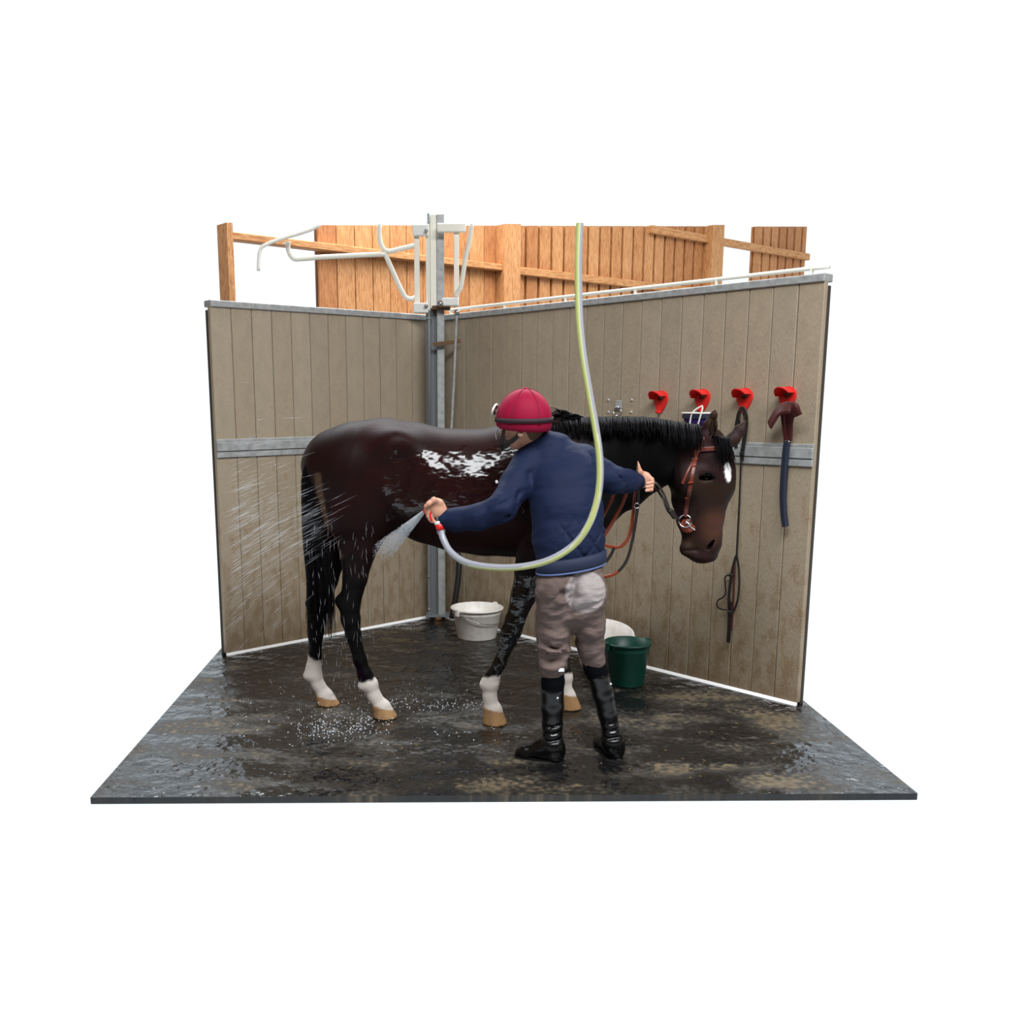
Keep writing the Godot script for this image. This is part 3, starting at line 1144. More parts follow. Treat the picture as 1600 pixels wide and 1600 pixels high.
	for q in [[1222, 640, 1229, 692, 0.022], [1240, 640, 1233, 692, 0.022]]:
		part(hc, "side_strap", strap(curve([to_wall(hc, q[0], q[1], 0.1), to_wall(hc, (q[0] + q[2]) * 0.5 - 1, 666, 0.06), to_wall(hc, q[2], q[3], 0.04)], 5), q[4], 0.006, Vector3(0, 0, 1)), M.leather_maroon)
	part(hc, "inner_panel", strap([to_wall(hc, 1231, 646, 0.05), to_wall(hc, 1232, 670, 0.04), to_wall(hc, 1231, 688, 0.03)], 0.05, 0.01, Vector3(0, 0, 1)), M.leather_maroon)
	part(hc, "buckle", ring_mesh(to_wall(hc, 1230, 692, 0.045), 0.012, 0.003, Vector3(0, 0, 1)), M.steel)
	var ns := thing("navy_strap", "long navy padded strap hanging from the maroon tack at the right edge", "strap", on_wall(1229, 690, 0.04), turn)
	var np := []
	for q in [[1230, 690], [1228, 705], [1225, 740], [1223.5, 775], [1225, 805], [1227.5, 823]]:
		np.append(to_wall(ns, q[0], q[1], 0.045))
	var nst := new_st(false)
	sweep_to(nst, curve(np, 5), strap_profile(0.036, 0.022), Vector3(0, 0, 1))
	part(ns, "band", done(nst), M.strap_navy)


func to_wall(o: Node3D, px: float, py: float, off: float) -> Vector3:
	return o.to_local(on_wall(px, py, off))


func joint(px: float, py: float, depth: float, ru: float, rw: float) -> Array:
	return [at(px, py, depth), ru, rw]


func hair_to(st: SurfaceTool, pts: Array, r: float, flat := 0.5, face := Vector3.ZERO) -> void:
	var n := pts.size()
	var sc := []
	for i in n:
		var t := float(i) / (n - 1)
		sc.append(clampf(minf(1.0, 0.55 + t * 3.0) * (1.0 - t * t * 0.85), 0.08, 1.0))
	sweep_to(st, pts, PackedVector2Array([Vector2(r, 0), Vector2(0, r * flat), Vector2(-r, 0), Vector2(0, -r * flat)]), face, sc)


func lock(list: Array, spread: float, count: int, st: SurfaceTool, r: float, steps := 4) -> void:
	# hairs along a bundle of guide points
	for i in count:
		var off := Vector3(rng.randfn(0, 1), rng.randfn(0, 0.5), rng.randfn(0, 1)) * spread
		var pts := []
		for j in list.size():
			var t := float(j) / (list.size() - 1)
			pts.append(list[j] + off * (0.35 + 0.65 * t) + Vector3(rng.randfn(0, 1), rng.randfn(0, 1), rng.randfn(0, 1)) * spread * 0.25 * t)
		hair_to(st, curve(pts, steps), r * rng.randf_range(0.6, 1.2))


const HOOF := Color(0.42, 0.25, 0.12)
const SOCK := Color(0.74, 0.68, 0.62)
const POINT := Color(0.0045, 0.0042, 0.0062)
const COAT := Color(0.0155, 0.0062, 0.0048)

var head_field: Field
var leg_marks := []
var buttock := []
var blaze_a: Vector3
var blaze_b: Vector3
var muzzle_at: Vector3
var coat_noise := FastNoiseLite.new()


func coat_colour(p: Vector3) -> Color:
	var c := COAT
	var n := coat_noise.get_noise_3dv(p)
	# black points: legs below the forearm, warm brown on the body
	c = c.lerp(POINT, 1.0 - smoothstep(0.62, 0.95, p.y + 0.10 * n))
	c = c.lerp(POINT, smoothstep(0.45, 0.85, p.x + 0.1 * n) * 0.8)
	c = c * (1.0 + 0.25 * n)
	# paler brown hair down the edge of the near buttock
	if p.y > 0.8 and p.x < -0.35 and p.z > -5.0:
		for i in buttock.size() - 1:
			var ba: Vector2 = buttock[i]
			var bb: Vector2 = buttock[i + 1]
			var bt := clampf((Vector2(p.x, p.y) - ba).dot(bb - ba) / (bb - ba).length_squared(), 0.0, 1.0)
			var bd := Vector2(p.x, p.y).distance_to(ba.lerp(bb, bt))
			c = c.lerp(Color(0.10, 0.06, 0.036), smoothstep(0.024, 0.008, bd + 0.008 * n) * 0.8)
	for m in leg_marks:
		var q: Vector3 = p - m[0]
		if absf(q.x) < 0.2 and absf(q.z) < 0.105 and p.y < 0.45:
			var edge: float = m[1] + m[4] * q.x + 0.012 * coat_noise.get_noise_3dv(p * 6.0)
			var w := smoothstep(edge + 0.006, edge - 0.006, p.y)
			c = c.lerp(SOCK * (1.0 + 0.1 * n), w)
			var hoof_edge: float = m[2] - m[3] * q.x
			c = c.lerp(HOOF * (1.0 + 0.5 * coat_noise.get_noise_3dv(p * Vector3(5, 0.6, 5))), smoothstep(hoof_edge + 0.004, hoof_edge - 0.004, p.y))
	return c


func face_colour(p: Vector3) -> Color:
	var n := coat_noise.get_noise_3dv(p)
	var c := Color(0.024, 0.0125, 0.0105) * (1.0 + 0.3 * n)
	c = c.lerp(Color(0.115, 0.048, 0.030), smoothstep(0.11, 0.03, p.distance_to(muzzle_at)) * 0.5)
	c = c.lerp(POINT.lerp(COAT, 0.2), smoothstep(at(1075, 700, 4.55).x, at(1048, 700, 4.55).x, p.x))
	var t := clampf((p - blaze_a).dot(blaze_b - blaze_a) / (blaze_b - blaze_a).length_squared(), 0.0, 1.0)
	var d := p.distance_to(blaze_a.lerp(blaze_b, t))
	c = c.lerp(Color(0.78, 0.76, 0.74), smoothstep(0.024, 0.018, d + 0.008 * coat_noise.get_noise_3dv(p * 5.0) + 0.012 * absf(t - 0.3)))
	return c


func soaked_at(p: Vector3) -> bool:
	# where the hose has been: a patchy run along the upper flank, drops below it, and the near foreleg
	var n := coat_noise.get_noise_3dv(p * Vector3(2.2, 3.2, 2.2))
	var along := smoothstep(-0.32, -0.18, p.x) * smoothstep(0.75, 0.45, p.x)
	var band := smoothstep(0.26, 0.06, absf(p.y - 1.24 - 0.03 * p.x))
	if p.z > -4.85 and p.y > 0.9 and along * band + 0.75 * n > 0.62:
		return true
	if p.y < 0.78 and p.y > 0.2 and p.x > 0.15:
		return true
	return false


func on_head(px: float, py: float, lift := 0.004) -> Vector3:
	var r := sight(px, py).normalized()
	var from := at(px, py, 4.2)
	return head_field.meet(from, r, 0.8) - r * lift


func build_horse() -> void:
	coat_noise.seed = 5
	coat_noise.frequency = 3.0
	coat_noise.fractal_octaves = 3
	var coat := mat("horse_coat", Color(1, 1, 1), 0.5)
	coat.vertex_color_use_as_albedo = true
	coat.metallic_specular = 0.21
	coat.normal_enabled = true
	coat.normal_texture = M.bumps
	coat.normal_scale = 0.10
	coat.uv1_triplanar = true
	coat.uv1_scale = Vector3(2.0, 2.0, 2.0)
	var soaked := mat("horse_coat_soaked", Color(1, 1, 1), 0.17)
	soaked.vertex_color_use_as_albedo = true
	soaked.metallic_specular = 0.55
	soaked.normal_enabled = true
	soaked.normal_texture = noise_tex(0.012, [], 3, 512, FastNoiseLite.TYPE_SIMPLEX_SMOOTH, 55, 16.0)
	soaked.normal_scale = 0.5
	soaked.uv1_triplanar = true
	soaked.uv1_scale = Vector3(1.2, 2.2, 1.2)
	var hair := mat("horse_hair", Color(0.035, 0.033, 0.042), 0.6)
	hair.metallic_specular = 0.2

	var horse := thing("horse", "wet dark bay horse with white socks standing in the wash bay", "horse")
	var lat := Vector3(-0.104, 0, 0.994)
	var near_hind := on_floor(597, 1121)
	var far_hind := on_floor(511, 1101)
	var near_fore := on_floor(772, 1131)
	var far_fore := on_floor(888, 1107)
	var hd := -near_hind.z
	var hf := -far_hind.z
	var fd := -near_fore.z
	var ff := -far_fore.z
	leg_marks = [[near_hind, at(577, 1056, hd).y, at(596, 1103, hd).y, 0.30, 0.25], [far_hind, at(490, 1036, hf).y, at(508, 1088, hf).y, 0.25, -0.5], [near_fore, at(767, 1055, fd).y, at(770, 1107, fd).y, 0.25, 0.1], [far_fore, at(884, 1050, ff).y, at(886, 1084, ff).y, 0.25, 0.0]]
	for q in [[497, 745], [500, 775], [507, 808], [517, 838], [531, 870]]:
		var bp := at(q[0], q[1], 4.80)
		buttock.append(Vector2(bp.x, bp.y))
	blaze_a = at(1138, 729, 4.44)
	blaze_b = at(1141, 751, 4.44)
	muzzle_at = at(1118, 822, 4.46)

	# ---- trunk, neck and upper legs on one grid
	var f := Field.new(Vector3(-0.85, 0.30, -5.42), Vector3(1.42, 1.72, -4.30), 0.0155)
	var trunk := [[512, 728, 4.985, 0.115, 0.15], [535, 728, 4.97, 0.195, 0.215], [562, 734, 4.955, 0.247, 0.255], [600, 735, 4.945, 0.262, 0.265], [640, 746, 4.93, 0.277, 0.262], [680, 760, 4.915, 0.293, 0.272], [720, 767, 4.90, 0.308, 0.282], [760, 770, 4.885, 0.318, 0.280], [800, 767, 4.87, 0.332, 0.262], [840, 763, 4.86, 0.345, 0.235], [878, 762, 4.85, 0.325, 0.20], [908, 768, 4.84, 0.245, 0.165]]
	var ch := []
	for t in trunk:
		ch.append(joint(t[0], t[1], t[2], t[3], t[4]))
	f.chain(ch, lat, 0.03)
	# neck
	var neck := [[885, 742, 4.85, 0.265, 0.15], [930, 740, 4.82, 0.25, 0.135], [965, 731, 4.77, 0.215, 0.12], [1000, 718, 4.70, 0.175, 0.105], [1038, 710, 4.62, 0.142, 0.092], [1078, 706, 4.565, 0.112, 0.085]]
	ch = []
	for t in neck:
		ch.append(joint(t[0], t[1], t[2], t[3], t[4]))
	f.chain(ch, lat, 0.07)
	# withers
	f.limb(at(812, 668, 4.87), at(876, 664, 4.85), 0.035, 0.04, 0.05, 0.05, lat, 0.08)
	# hips and thighs
	f.chain([joint(548, 732, hd + 0.02, 0.185, 0.125), joint(556, 800, hd - 0.02, 0.172, 0.112), joint(560, 850, hd, 0.103, 0.085), joint(555, 902, hd, 0.062, 0.062), joint(546, 945, hd, 0.052, 0.047)], lat, 0.07)
	f.limb(at(578, 770, hd + 0.0), at(590, 822, hd + 0.0), 0.10, 0.062, 0.09, 0.06, lat, 0.08)
	f.chain([joint(540, 735, hf + 0.0, 0.17, 0.115), joint(530, 800, hf + 0.02, 0.15, 0.105), joint(520, 852, hf + 0.01, 0.095, 0.08), joint(510, 905, hf, 0.062, 0.06), joint(498, 950, hf, 0.052, 0.047)], lat, 0.06)
	# point of the hip, groove under the croup
	f.ball(at(620, 694, 4.735), 0.05, 0.13)
	# shoulder and forearms
	f.chain([joint(872, 735, fd + 0.02, 0.15, 0.075), joint(862, 800, fd - 0.02, 0.15, 0.09), joint(842, 855, fd - 0.01, 0.115, 0.088), joint(831, 888, fd, 0.084, 0.075), joint(818, 930, fd, 0.062, 0.060), joint(805, 968, fd, 0.049, 0.047)], lat, 0.06)
	f.chain([joint(890, 740, ff - 0.02, 0.14, 0.075), joint(885, 810, ff, 0.14, 0.09), joint(872, 860, ff, 0.105, 0.085), joint(868, 890, ff, 0.08, 0.072), joint(870, 930, ff, 0.06, 0.058), joint(873, 968, ff, 0.049, 0.046)], lat, 0.06)
	# belly tuck and flank hollow
	f.limb(at(632, 720, 4.61), at(628, 770, 4.60), 0.035, 0.04, 0.045, 0.05, lat, 0.10, true)
	var out := {}
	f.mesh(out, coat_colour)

	# ---- lower legs on finer grids
	var legs := [
		[[joint(555, 905, hd, 0.061, 0.061), joint(546, 945, hd, 0.053, 0.048), joint(548, 968, hd, 0.048, 0.044), joint(552, 992, hd, 0.039, 0.034), joint(562, 1030, hd, 0.033, 0.029), joint(570, 1054, hd, 0.036, 0.032), joint(577, 1069, hd, 0.043, 0.037), joint(585, 1088, hd, 0.034, 0.032), joint(593, 1101, hd, 0.041, 0.042)], at(546, 942, hd), at(531, 938, hd), at(597, 1106, hd), at(602, 1124, hd), at(565, 1072, hd)],
		[[joint(510, 908, hf, 0.060, 0.058), joint(498, 950, hf, 0.053, 0.048), joint(495, 968, hf, 0.047, 0.044), joint(493, 992, hf, 0.039, 0.034), joint(492, 1025, hf, 0.034, 0.030), joint(490, 1042, hf, 0.038, 0.033), joint(490, 1054, hf, 0.043, 0.037), joint(497, 1070, hf, 0.034, 0.032), joint(506, 1084, hf, 0.041, 0.042)], at(498, 946, hf), at(484, 942, hf), at(508, 1089, hf), at(513, 1104, hf), at(480, 1056, hf)],
		[[joint(818, 930, fd, 0.061, 0.059), joint(804, 970, fd, 0.049, 0.046), joint(799, 986, fd, 0.049, 0.046), joint(794, 1003, fd, 0.039, 0.037), joint(781, 1035, fd, 0.032, 0.029), joint(770, 1056, fd, 0.035, 0.031), joint(766, 1068, fd, 0.042, 0.037), joint(765, 1088, fd, 0.033, 0.031), joint(768, 1104, fd, 0.041, 0.042)], at(799, 984, fd), at(792, 986, fd), at(770, 1110, fd), at(773, 1134, fd), at(756, 1070, fd)],
		[[joint(870, 930, ff, 0.059, 0.057), joint(873, 970, ff, 0.049, 0.046), joint(874, 985, ff, 0.049, 0.046), joint(876, 1003, ff, 0.039, 0.036), joint(879, 1035, ff, 0.032, 0.029), joint(881, 1050, ff, 0.035, 0.031), joint(882, 1058, ff, 0.042, 0.037), joint(883, 1074, ff, 0.033, 0.031), joint(885, 1084, ff, 0.041, 0.042)], at(874, 985, ff), at(868, 987, ff), at(886, 1089, ff), at(890, 1110, ff), at(872, 1062, ff)]]
	for l in legs:
		var js: Array = l[0]
		var a := Vector3(1e9, 0, 1e9)
		var b := Vector3(-1e9, js[0][0].y + 0.02, -1e9)
		for j in js:
			a.x = minf(a.x, j[0].x - 0.09)
			b.x = maxf(b.x, j[0].x + 0.10)
			a.z = minf(a.z, j[0].z - 0.09)
			b.z = maxf(b.z, j[0].z + 0.09)
		a.y = -0.03
		var g := Field.new(a, b, 0.0085)
		g.chain(js, lat, 0.02)
		g.limb(l[1], l[2], 0.034, 0.028, 0.03, 0.022, lat, 0.03)
		g.limb(l[5], l[5] + Vector3(0.01, 0.02, 0), 0.018, 0.012, 0.02, 0.016, lat, 0.03)
		# hoof: a flared cone cut off by the ground
		g.limb(l[3], l[4], 0.050, 0.066, 0.048, 0.060, lat, 0.012)
		g.cut(js[0][0] + Vector3(0, 0.0, 0), Vector3.UP)
		g.cut(Vector3(0, 0.001, 0), Vector3.DOWN)
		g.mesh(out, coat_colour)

	# ---- head
	var h := Field.new(at(1030, 890, 4.78) - Vector3(0.03, 0, 0), at(1185, 632, 4.36) + Vector3(0.03, 0.02, 0), 0.0072)
	var dor := Vector3(cos(0.46), 0, sin(0.46))
	var side := Vector3(-sin(0.46), 0, cos(0.46))
	var px := 4.55 / LENS
	var skull := [[1106, 692, 26, 0.072], [1108, 712, 36, 0.092], [1101, 735, 47, 0.098], [1097, 757, 49, 0.088], [1093, 781, 42.5, 0.073], [1094, 811, 36, 0.062], [1097, 835, 30, 0.055], [1096, 852, 29.5, 0.055], [1096, 862, 22, 0.047]]
	ch = []
	for t in skull:
		ch.append(joint(t[0], t[1], 4.55, t[2] * px, t[3]))
	h.chain(ch, side, 0.03)
	# throat joins the neck
	h.chain([joint(1040, 708, 4.62, 0.138, 0.088), joint(1078, 706, 4.565, 0.110, 0.083), joint(1098, 712, 4.55, 0.098, 0.08)], side, 0.05)
	# cheek, brow ridge, facial crest, nose bridge
	h.ball(at(1078, 752, 4.55) + side * 0.045, 0.07, 0.06)
	h.limb(at(1103, 735, 4.55) + side * 0.082, at(1118, 742, 4.55) + side * 0.074, 0.022, 0.018, 0.02, 0.016, side, 0.03)
	h.limb(at(1100, 768, 4.55) + side * 0.062, at(1104, 805, 4.55) + side * 0.050, 0.014, 0.010, 0.016, 0.010, side, 0.04)
	h.limb(at(1120, 715, 4.55) - side * 0.082 + dor * 0.02, at(1122, 745, 4.55) - side * 0.075, 0.02, 0.018, 0.02, 0.016, side, 0.03)
	# muzzle: nostril rim, chin, lips
	h.ball(at(1113, 850, 4.55) + side * 0.036, 0.028, 0.03)
	h.ball(at(1073, 858, 4.55) + side * 0.008, 0.032, 0.03)
	h.limb(at(1088, 866, 4.55) + side * 0.02, at(1112, 868, 4.55) + side * 0.015, 0.022, 0.022, 0.03, 0.028, side, 0.025)
	h.limb(at(1112, 852, 4.55) + side * 0.060, at(1117, 845, 4.55) + side * 0.058, 0.009, 0.007, 0.022, 0.02, side, 0.012, true)
	h.limb(at(1068, 860, 4.55) + side * 0.05, at(1092, 857, 4.55) + side * 0.062, 0.0045, 0.004, 0.02, 0.012, side, 0.014, true)
	# eye socket
	h.limb(at(1103, 744.5, 4.55) + side * 0.105, at(1114, 744.5, 4.55) + side * 0.098, 0.010, 0.010, 0.018, 0.018, side, 0.016, true)
	# ears
	h.chain([[at(1105, 700, 4.55) + side * 0.045, 0.030, 0.026], [at(1109, 682, 4.55) + side * 0.055, 0.034, 0.022], [at(1114, 664, 4.55) + side * 0.06, 0.030, 0.015], [at(1119, 648, 4.55) + side * 0.062, 0.014, 0.009], [at(1121, 642, 4.55) + side * 0.062, 0.006, 0.006]], side, 0.025)
	h.limb(at(1117, 680, 4.55) + side * 0.075, at(1119, 656, 4.55) + side * 0.072, 0.014, 0.007, 0.013, 0.006, side, 0.012, true)
	h.chain([[at(1128, 700, 4.55) - side * 0.05, 0.028, 0.024], [at(1143, 686, 4.55) - side * 0.055, 0.030, 0.018], [at(1153, 672, 4.55) - side * 0.058, 0.024, 0.012], [at(1162, 659, 4.55) - side * 0.06, 0.008, 0.006]], side, 0.025)
	h.cut(at(1046, 720, 4.6), Vector3(-1, 0, 0))
	h.mesh(out, face_colour)
	head_field = h
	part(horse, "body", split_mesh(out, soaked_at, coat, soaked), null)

	# ---- eyes
	var eye_m := mat("horse_eye", Color(0.015, 0.012, 0.012), 0.06)
	for s: float in [1.0, -1.0]:
		var eye := at(1109, 744, 4.55) + side * (0.083 if s > 0 else -0.080) + (Vector3.ZERO if s > 0 else dor * 0.01)
		var st := new_st()
		var prof := []
		for i in 13:
			var a := -PI / 2 + PI * i / 12.0
			prof.append(Vector2(cos(a) * 0.019, sin(a) * 0.019))
		lathe_to(st, prof, 20)
		part(horse, "eye", done(st), eye_m, eye)
	for q in [[739.5, 0.006], [748.5, 0.0045]]:
		var lid := new_st()
		sweep_to(lid, curve([on_head(1099, 745.5, 0.001), on_head(1104, (q[0] + 744) * 0.5 - (2.0 if q[0] < 744 else -0.5), 0.003), on_head(1110, q[0], 0.003), on_head(1117, 747, 0.001)], 5), ring_profile(q[1], 8), Vector3.ZERO)
		part(horse, "eyelid", done(lid), hair)

	# ---- mane
	var st := new_st()
	for i in 560:
		var t := rng.randf()
		var x := lerpf(862.0, 1092.0, t)
		var y := 658.0 + 8.0 * smoothstep(0.6, 1.0, t) - 4.0 * sin(t * PI) + (4.0 if t < 0.05 else 0.0)
		var depth := lerpf(4.85, 4.57, smoothstep(0.15, 1.0, t)) - 0.012 + rng.randf_range(-0.03, 0.01)
		var len := rng.randf_range(18.0, 34.0) + (8.0 if t > 0.75 else 0.0)
		var lean := rng.randf_range(-4.0, 10.0)
		var near := 0.09 + 0.02 * (1.0 - t)
		var pts: Array
		if t < 0.2 and rng.randf() < 0.45:
			# the tousled tuft over the withers
			var rise := rng.randf_range(4.0, 21.0) * (1.0 - absf(t - 0.06) / 0.2)
			pts = [at(x + 10, y + 6, depth), at(x + 4, y - rise * 0.6, depth - 0.02), at(x - 4 - rise * 0.3, y - rise, depth - 0.03), at(x - 10 - rise * 0.8, y - rise * rng.randf_range(0.6, 1.1) + 2, depth - 0.04)]
		else:
			pts = [at(x, y + 3, depth), at(x + 1, y - 1.5, depth - 0.03), at(x + 2 + lean * 0.3, y + len * 0.35, depth - near), at(x + 2 + lean, y + len, depth - near - 0.025)]
		hair_to(st, curve(pts, 3), rng.randf_range(0.005, 0.011), 0.45)
	part(horse, "mane", done(st), hair, Vector3.ZERO, Vector3.ZERO, "short black mane")
	# ---- forelock
	st = new_st()
	for i in 70:
		var u := rng.randf()
		var x := lerpf(1112.0, 1134.0, u)
		var o := dor * rng.randf_range(0.0, 0.012) + side * rng.randf_range(-0.02, 0.02)
		var e := x + 7 + rng.randf_range(-5, 7)
		var len := rng.randf_range(28.0, 54.0)
		hair_to(st, curve([at(1108 + u * 12, 690, 4.52) + o, at(x, 681 + 3 * u, 4.475) + o, at(lerpf(x, e, 0.5), 682 + len * 0.5, 4.435) + o, at(e, 682 + len, 4.425) + o], 3), rng.randf_range(0.003, 0.006), 0.5)
	part(horse, "forelock", done(st), hair, Vector3.ZERO, Vector3.ZERO, "black forelock over the brow")
	# ---- tail
	st = new_st()
	for i in 520:
		var u := rng.randf()
		var w := rng.randfn(0.0, 1.0)
		var dz := rng.randf_range(-0.05, 0.05)
		var end := rng.randf_range(930.0, 1002.0) if rng.randf() < 0.8 else rng.randf_range(860.0, 930.0)
		var wide := rng.randf_range(-1.0, 1.0)
		var pts := [at(511 + u * 4, 684 + u * 8, 4.95 + dz), at(493 + w * 2, 697 + u * 10, 4.92 + dz), at(481 + wide * 7, 735, 4.90 + dz), at(482 + wide * 10, 790, 4.885 + dz), at(489 + wide * 15, 850, 4.87 + dz), at(499 + wide * 20, lerpf(850.0, end, 0.5), 4.86 + dz), at(501 + wide * 21 + rng.randf_range(-3, 3), end, 4.85 + dz)]
		hair_to(st, curve(pts, 3), rng.randf_range(0.004, 0.009), 0.6)
	# dock
	sweep_to(st, curve(ats([[520, 684, 4.96], [505, 690, 4.94], [490, 706, 4.92], [481, 735, 4.905], [478, 770, 4.90], [482, 810, 4.89], [490, 850, 4.88]]), 3), ring_profile(0.03, 8), Vector3.ZERO, [1.1, 1.1, 1.05, 1.0, 0.95, 0.9, 0.9, 0.85, 0.85, 0.8, 0.8, 0.75, 0.7, 0.65, 0.6, 0.5, 0.4, 0.3, 0.1])
	part(horse, "tail", done(st), hair, Vector3.ZERO, Vector3.ZERO, "long wet black tail")


func build_bridle() -> void:
	var b := thing("bridle", "brown leather bridle with steel bit ring on the horse's head", "bridle", at(1098, 690, 4.5))
	var o := b.position
	var band := func(called: String, list: Array, w: float, m: Material, lift := 0.006) -> void:
		var pts := []
		for q in list:
			pts.append(on_head(q[0], q[1], lift) - o)
		part(b, called, strap(curve(pts, 5), w, 0.007, Vector3(-0.35, 0.1, 0.95)), m)
	band.call("headpiece", [[1098, 683], [1095, 690], [1091, 700], [1088, 708]], 0.026, M.leather_brown)
	band.call("cheekpiece", [[1088, 708], [1085, 725], [1081, 745], [1077, 768], [1073, 790], [1071, 804]], 0.019, M.leather_brown, 0.009)
	band.call("throat_strap", [[1086, 712], [1080, 726], [1073, 740], [1066, 756]], 0.013, M.leather_brown)
	band.call("browband", [[1089, 703], [1098, 702], [1108, 701.5], [1118, 701], [1130, 703], [1141, 708]], 0.020, M.leather_brown, 0.010)
	for y in [718, 728, 754, 778]:
		var q := on_head(1088 - (y - 708) * 0.195, y, 0.012) - o
		part(b, "keeper", box(Vector3(0.024, 0.008, 0.011), 0.002), M.leather_tan, q, Vector3(0, -0.35, 0.2))
	var bk := on_head(1084, 716, 0.013) - o
	part(b, "buckle", box(Vector3(0.022, 0.016, 0.008), 0.003), M.chrome, bk, Vector3(0, -0.35, 0.2))
	var rc := on_head(1070, 814, 0.014)
	part(b, "bit_ring", ring_mesh(rc - o, 0.029, 0.0042, Vector3(-0.5, 0.0, 0.85)), M.chrome)
	part(b, "cheek_hanger", strap([on_head(1072, 795, 0.012) - o, on_head(1071, 802, 0.013) - o, rc - o + Vector3(0.003, 0.02, 0.004)], 0.016, 0.006, Vector3(-0.35, 0.1, 0.95)), M.leather_brown)
	part(b, "bit_guard", lathe([Vector2(0, 0.004), Vector2(0.034, 0.003), Vector2(0.036, 0), Vector2(0.034, -0.003), Vector2(0, -0.004)], 28, Transform3D(Basis(Quaternion(Vector3.UP, Vector3(-0.4, 0.0, 0.9).normalized())), Vector3.ZERO)), M.leather_tan, on_head(1075, 821, 0.004) - o)
	var mouth := on_head(1086, 828, 0.0)
	part(b, "mouthpiece", tube([rc - o, mouth - o], 0.007), M.chrome)
	# reins from the ring to the hand
	var hand := at(1011, 752, 4.47)
	for k in 2:
		var mid := at(1036 - 4 * k, 770 + 3 * k, 4.46 + 0.02 * k)
		part(b, "rein", strap(curve([rc + Vector3(-0.025, 0.004, 0.0) - o, at(1048 - 3 * k, 800, 4.45) - o, at(1042 - 5 * k, 785 - 3 * k, 4.45) - o, mid - o, at(1025 - 3 * k, 755 + 3 * k, 4.46) - o, hand - o, at(1002, 762, 4.49) - o], 5), 0.015, 0.005, Vector3(0.5, 0.4, 0.8)), M.leather_dark)
	part(b, "rein_stop", box(Vector3(0.024, 0.05, 0.02), 0.005), M.leather_dark, at(1051, 803, 4.445) - o, Vector3(0, 0, 0.6))

	# ---- straps that hang below the neck
	var m := thing("martingale", "orange brown leather martingale straps looping below the horse's neck", "tack", at(985, 780, 4.55))
	o = m.position
	var run := func(called: String, list: Array, w: float, mm: Material) -> void:
		var pts := []
		for q in ats(list):
			pts.append(q - o)
		part(m, called, strap(curve(pts, 5), w, 0.006, Vector3(0.25, 0.1, 0.95)), mm)
	run.call("strap", [[962, 762, 4.53], [956, 780, 4.53], [945, 802, 4.52], [936, 818, 4.52]], 0.016, M.leather_tan)
	run.call("strap", [[980, 768, 4.54], [972, 788, 4.54], [958, 814, 4.53], [946, 834, 4.53], [938, 846, 4.53]], 0.018, M.leather_tan)
	run.call("strap", [[993, 765, 4.52], [991, 780, 4.53], [989, 805, 4.54], [985, 832, 4.54], [977, 848, 4.54], [965, 855, 4.54], [950, 853, 4.53], [940, 850, 4.53]], 0.016, M.leather_tan)
	run.call("dark_strap", [[998, 764, 4.51], [997, 785, 4.52], [994, 810, 4.53], [988, 845, 4.53], [980, 874, 4.53], [968, 891, 4.53], [955, 899, 4.53], [940, 902, 4.53]], 0.015, M.leather_dark)
	run.call("dark_strap", [[960, 856, 4.53], [954, 868, 4.53], [946, 879, 4.53]], 0.015, M.leather_dark)
	run.call("strap", [[966, 893, 4.525], [956, 898.5, 4.525], [944, 901, 4.525]], 0.016, M.leather_tan)
	part(m, "ring", ring_mesh(at(995, 790, 4.515) - o, 0.012, 0.003, Vector3(0.2, 0, 1)), M.chrome)


var cloth_noise := FastNoiseLite.new()


func folds(p: Vector3) -> float:
	return 0.013 * cloth_noise.get_noise_3d(p.x * 0.8 + p.y * 1.1, p.y * 1.7 - p.x * 0.6, p.z * 0.8) - 0.002


func jacket_folds(p: Vector3) -> float:
	var n := cloth_noise.get_noise_3d(p.x * 0.8 - p.y * 0.7, p.y * 1.6, p.z)
	var v := 0.0065 * n
	# quilted diamonds on the lower back
	var low := smoothstep(1.16, 1.06, p.y) * smoothstep(0.50, 0.56, p.x)
	if low > 0.0:
		var u := (p.x + p.y * 0.75) / 0.085
		var w := (p.x - p.y * 0.75) / 0.085
		var g := minf(absf(u - roundf(u)), absf(w - roundf(w)))
		v -= low * 0.009 * smoothstep(0.15, 0.0, g)
	return v


func seat_colour(p: Vector3) -> Color:
	var n := cloth_noise.get_noise_3dv(p * 3.0)
	var c := Color(0.128, 0.090, 0.078) * (1.0 + 0.12 * n)
	var q := p - at(914, 923, 4.13)
	var e := Vector2(q.x / 0.090, q.y / (0.094 if q.y < 0 else 0.088)).length()
	if p.z > -4.24:
		c = c.lerp(Color(0.32, 0.28, 0.275) * (1.0 + 0.08 * n), smoothstep(1.03, 0.97, e))
	return c


func plain_colour(_p: Vector3) -> Color:
	return Color(1, 1, 1)


func skin_colour(p: Vector3) -> Color:
	var n := cloth_noise.get_noise_3dv(p * 4.0)
	return Color(0.55, 0.285, 0.19) * (1.0 + 0.12 * n)


func span(list: Array, pad: float) -> Array:
	var a: Vector3 = list[0][0]
	var b := a
	for j in list:
		var r: float = maxf(j[1], j[2])
		a = a.min(j[0] - Vector3.ONE * r)
		b = b.max(j[0] + Vector3.ONE * r)
	return [a - Vector3.ONE * pad, b + Vector3.ONE * pad]


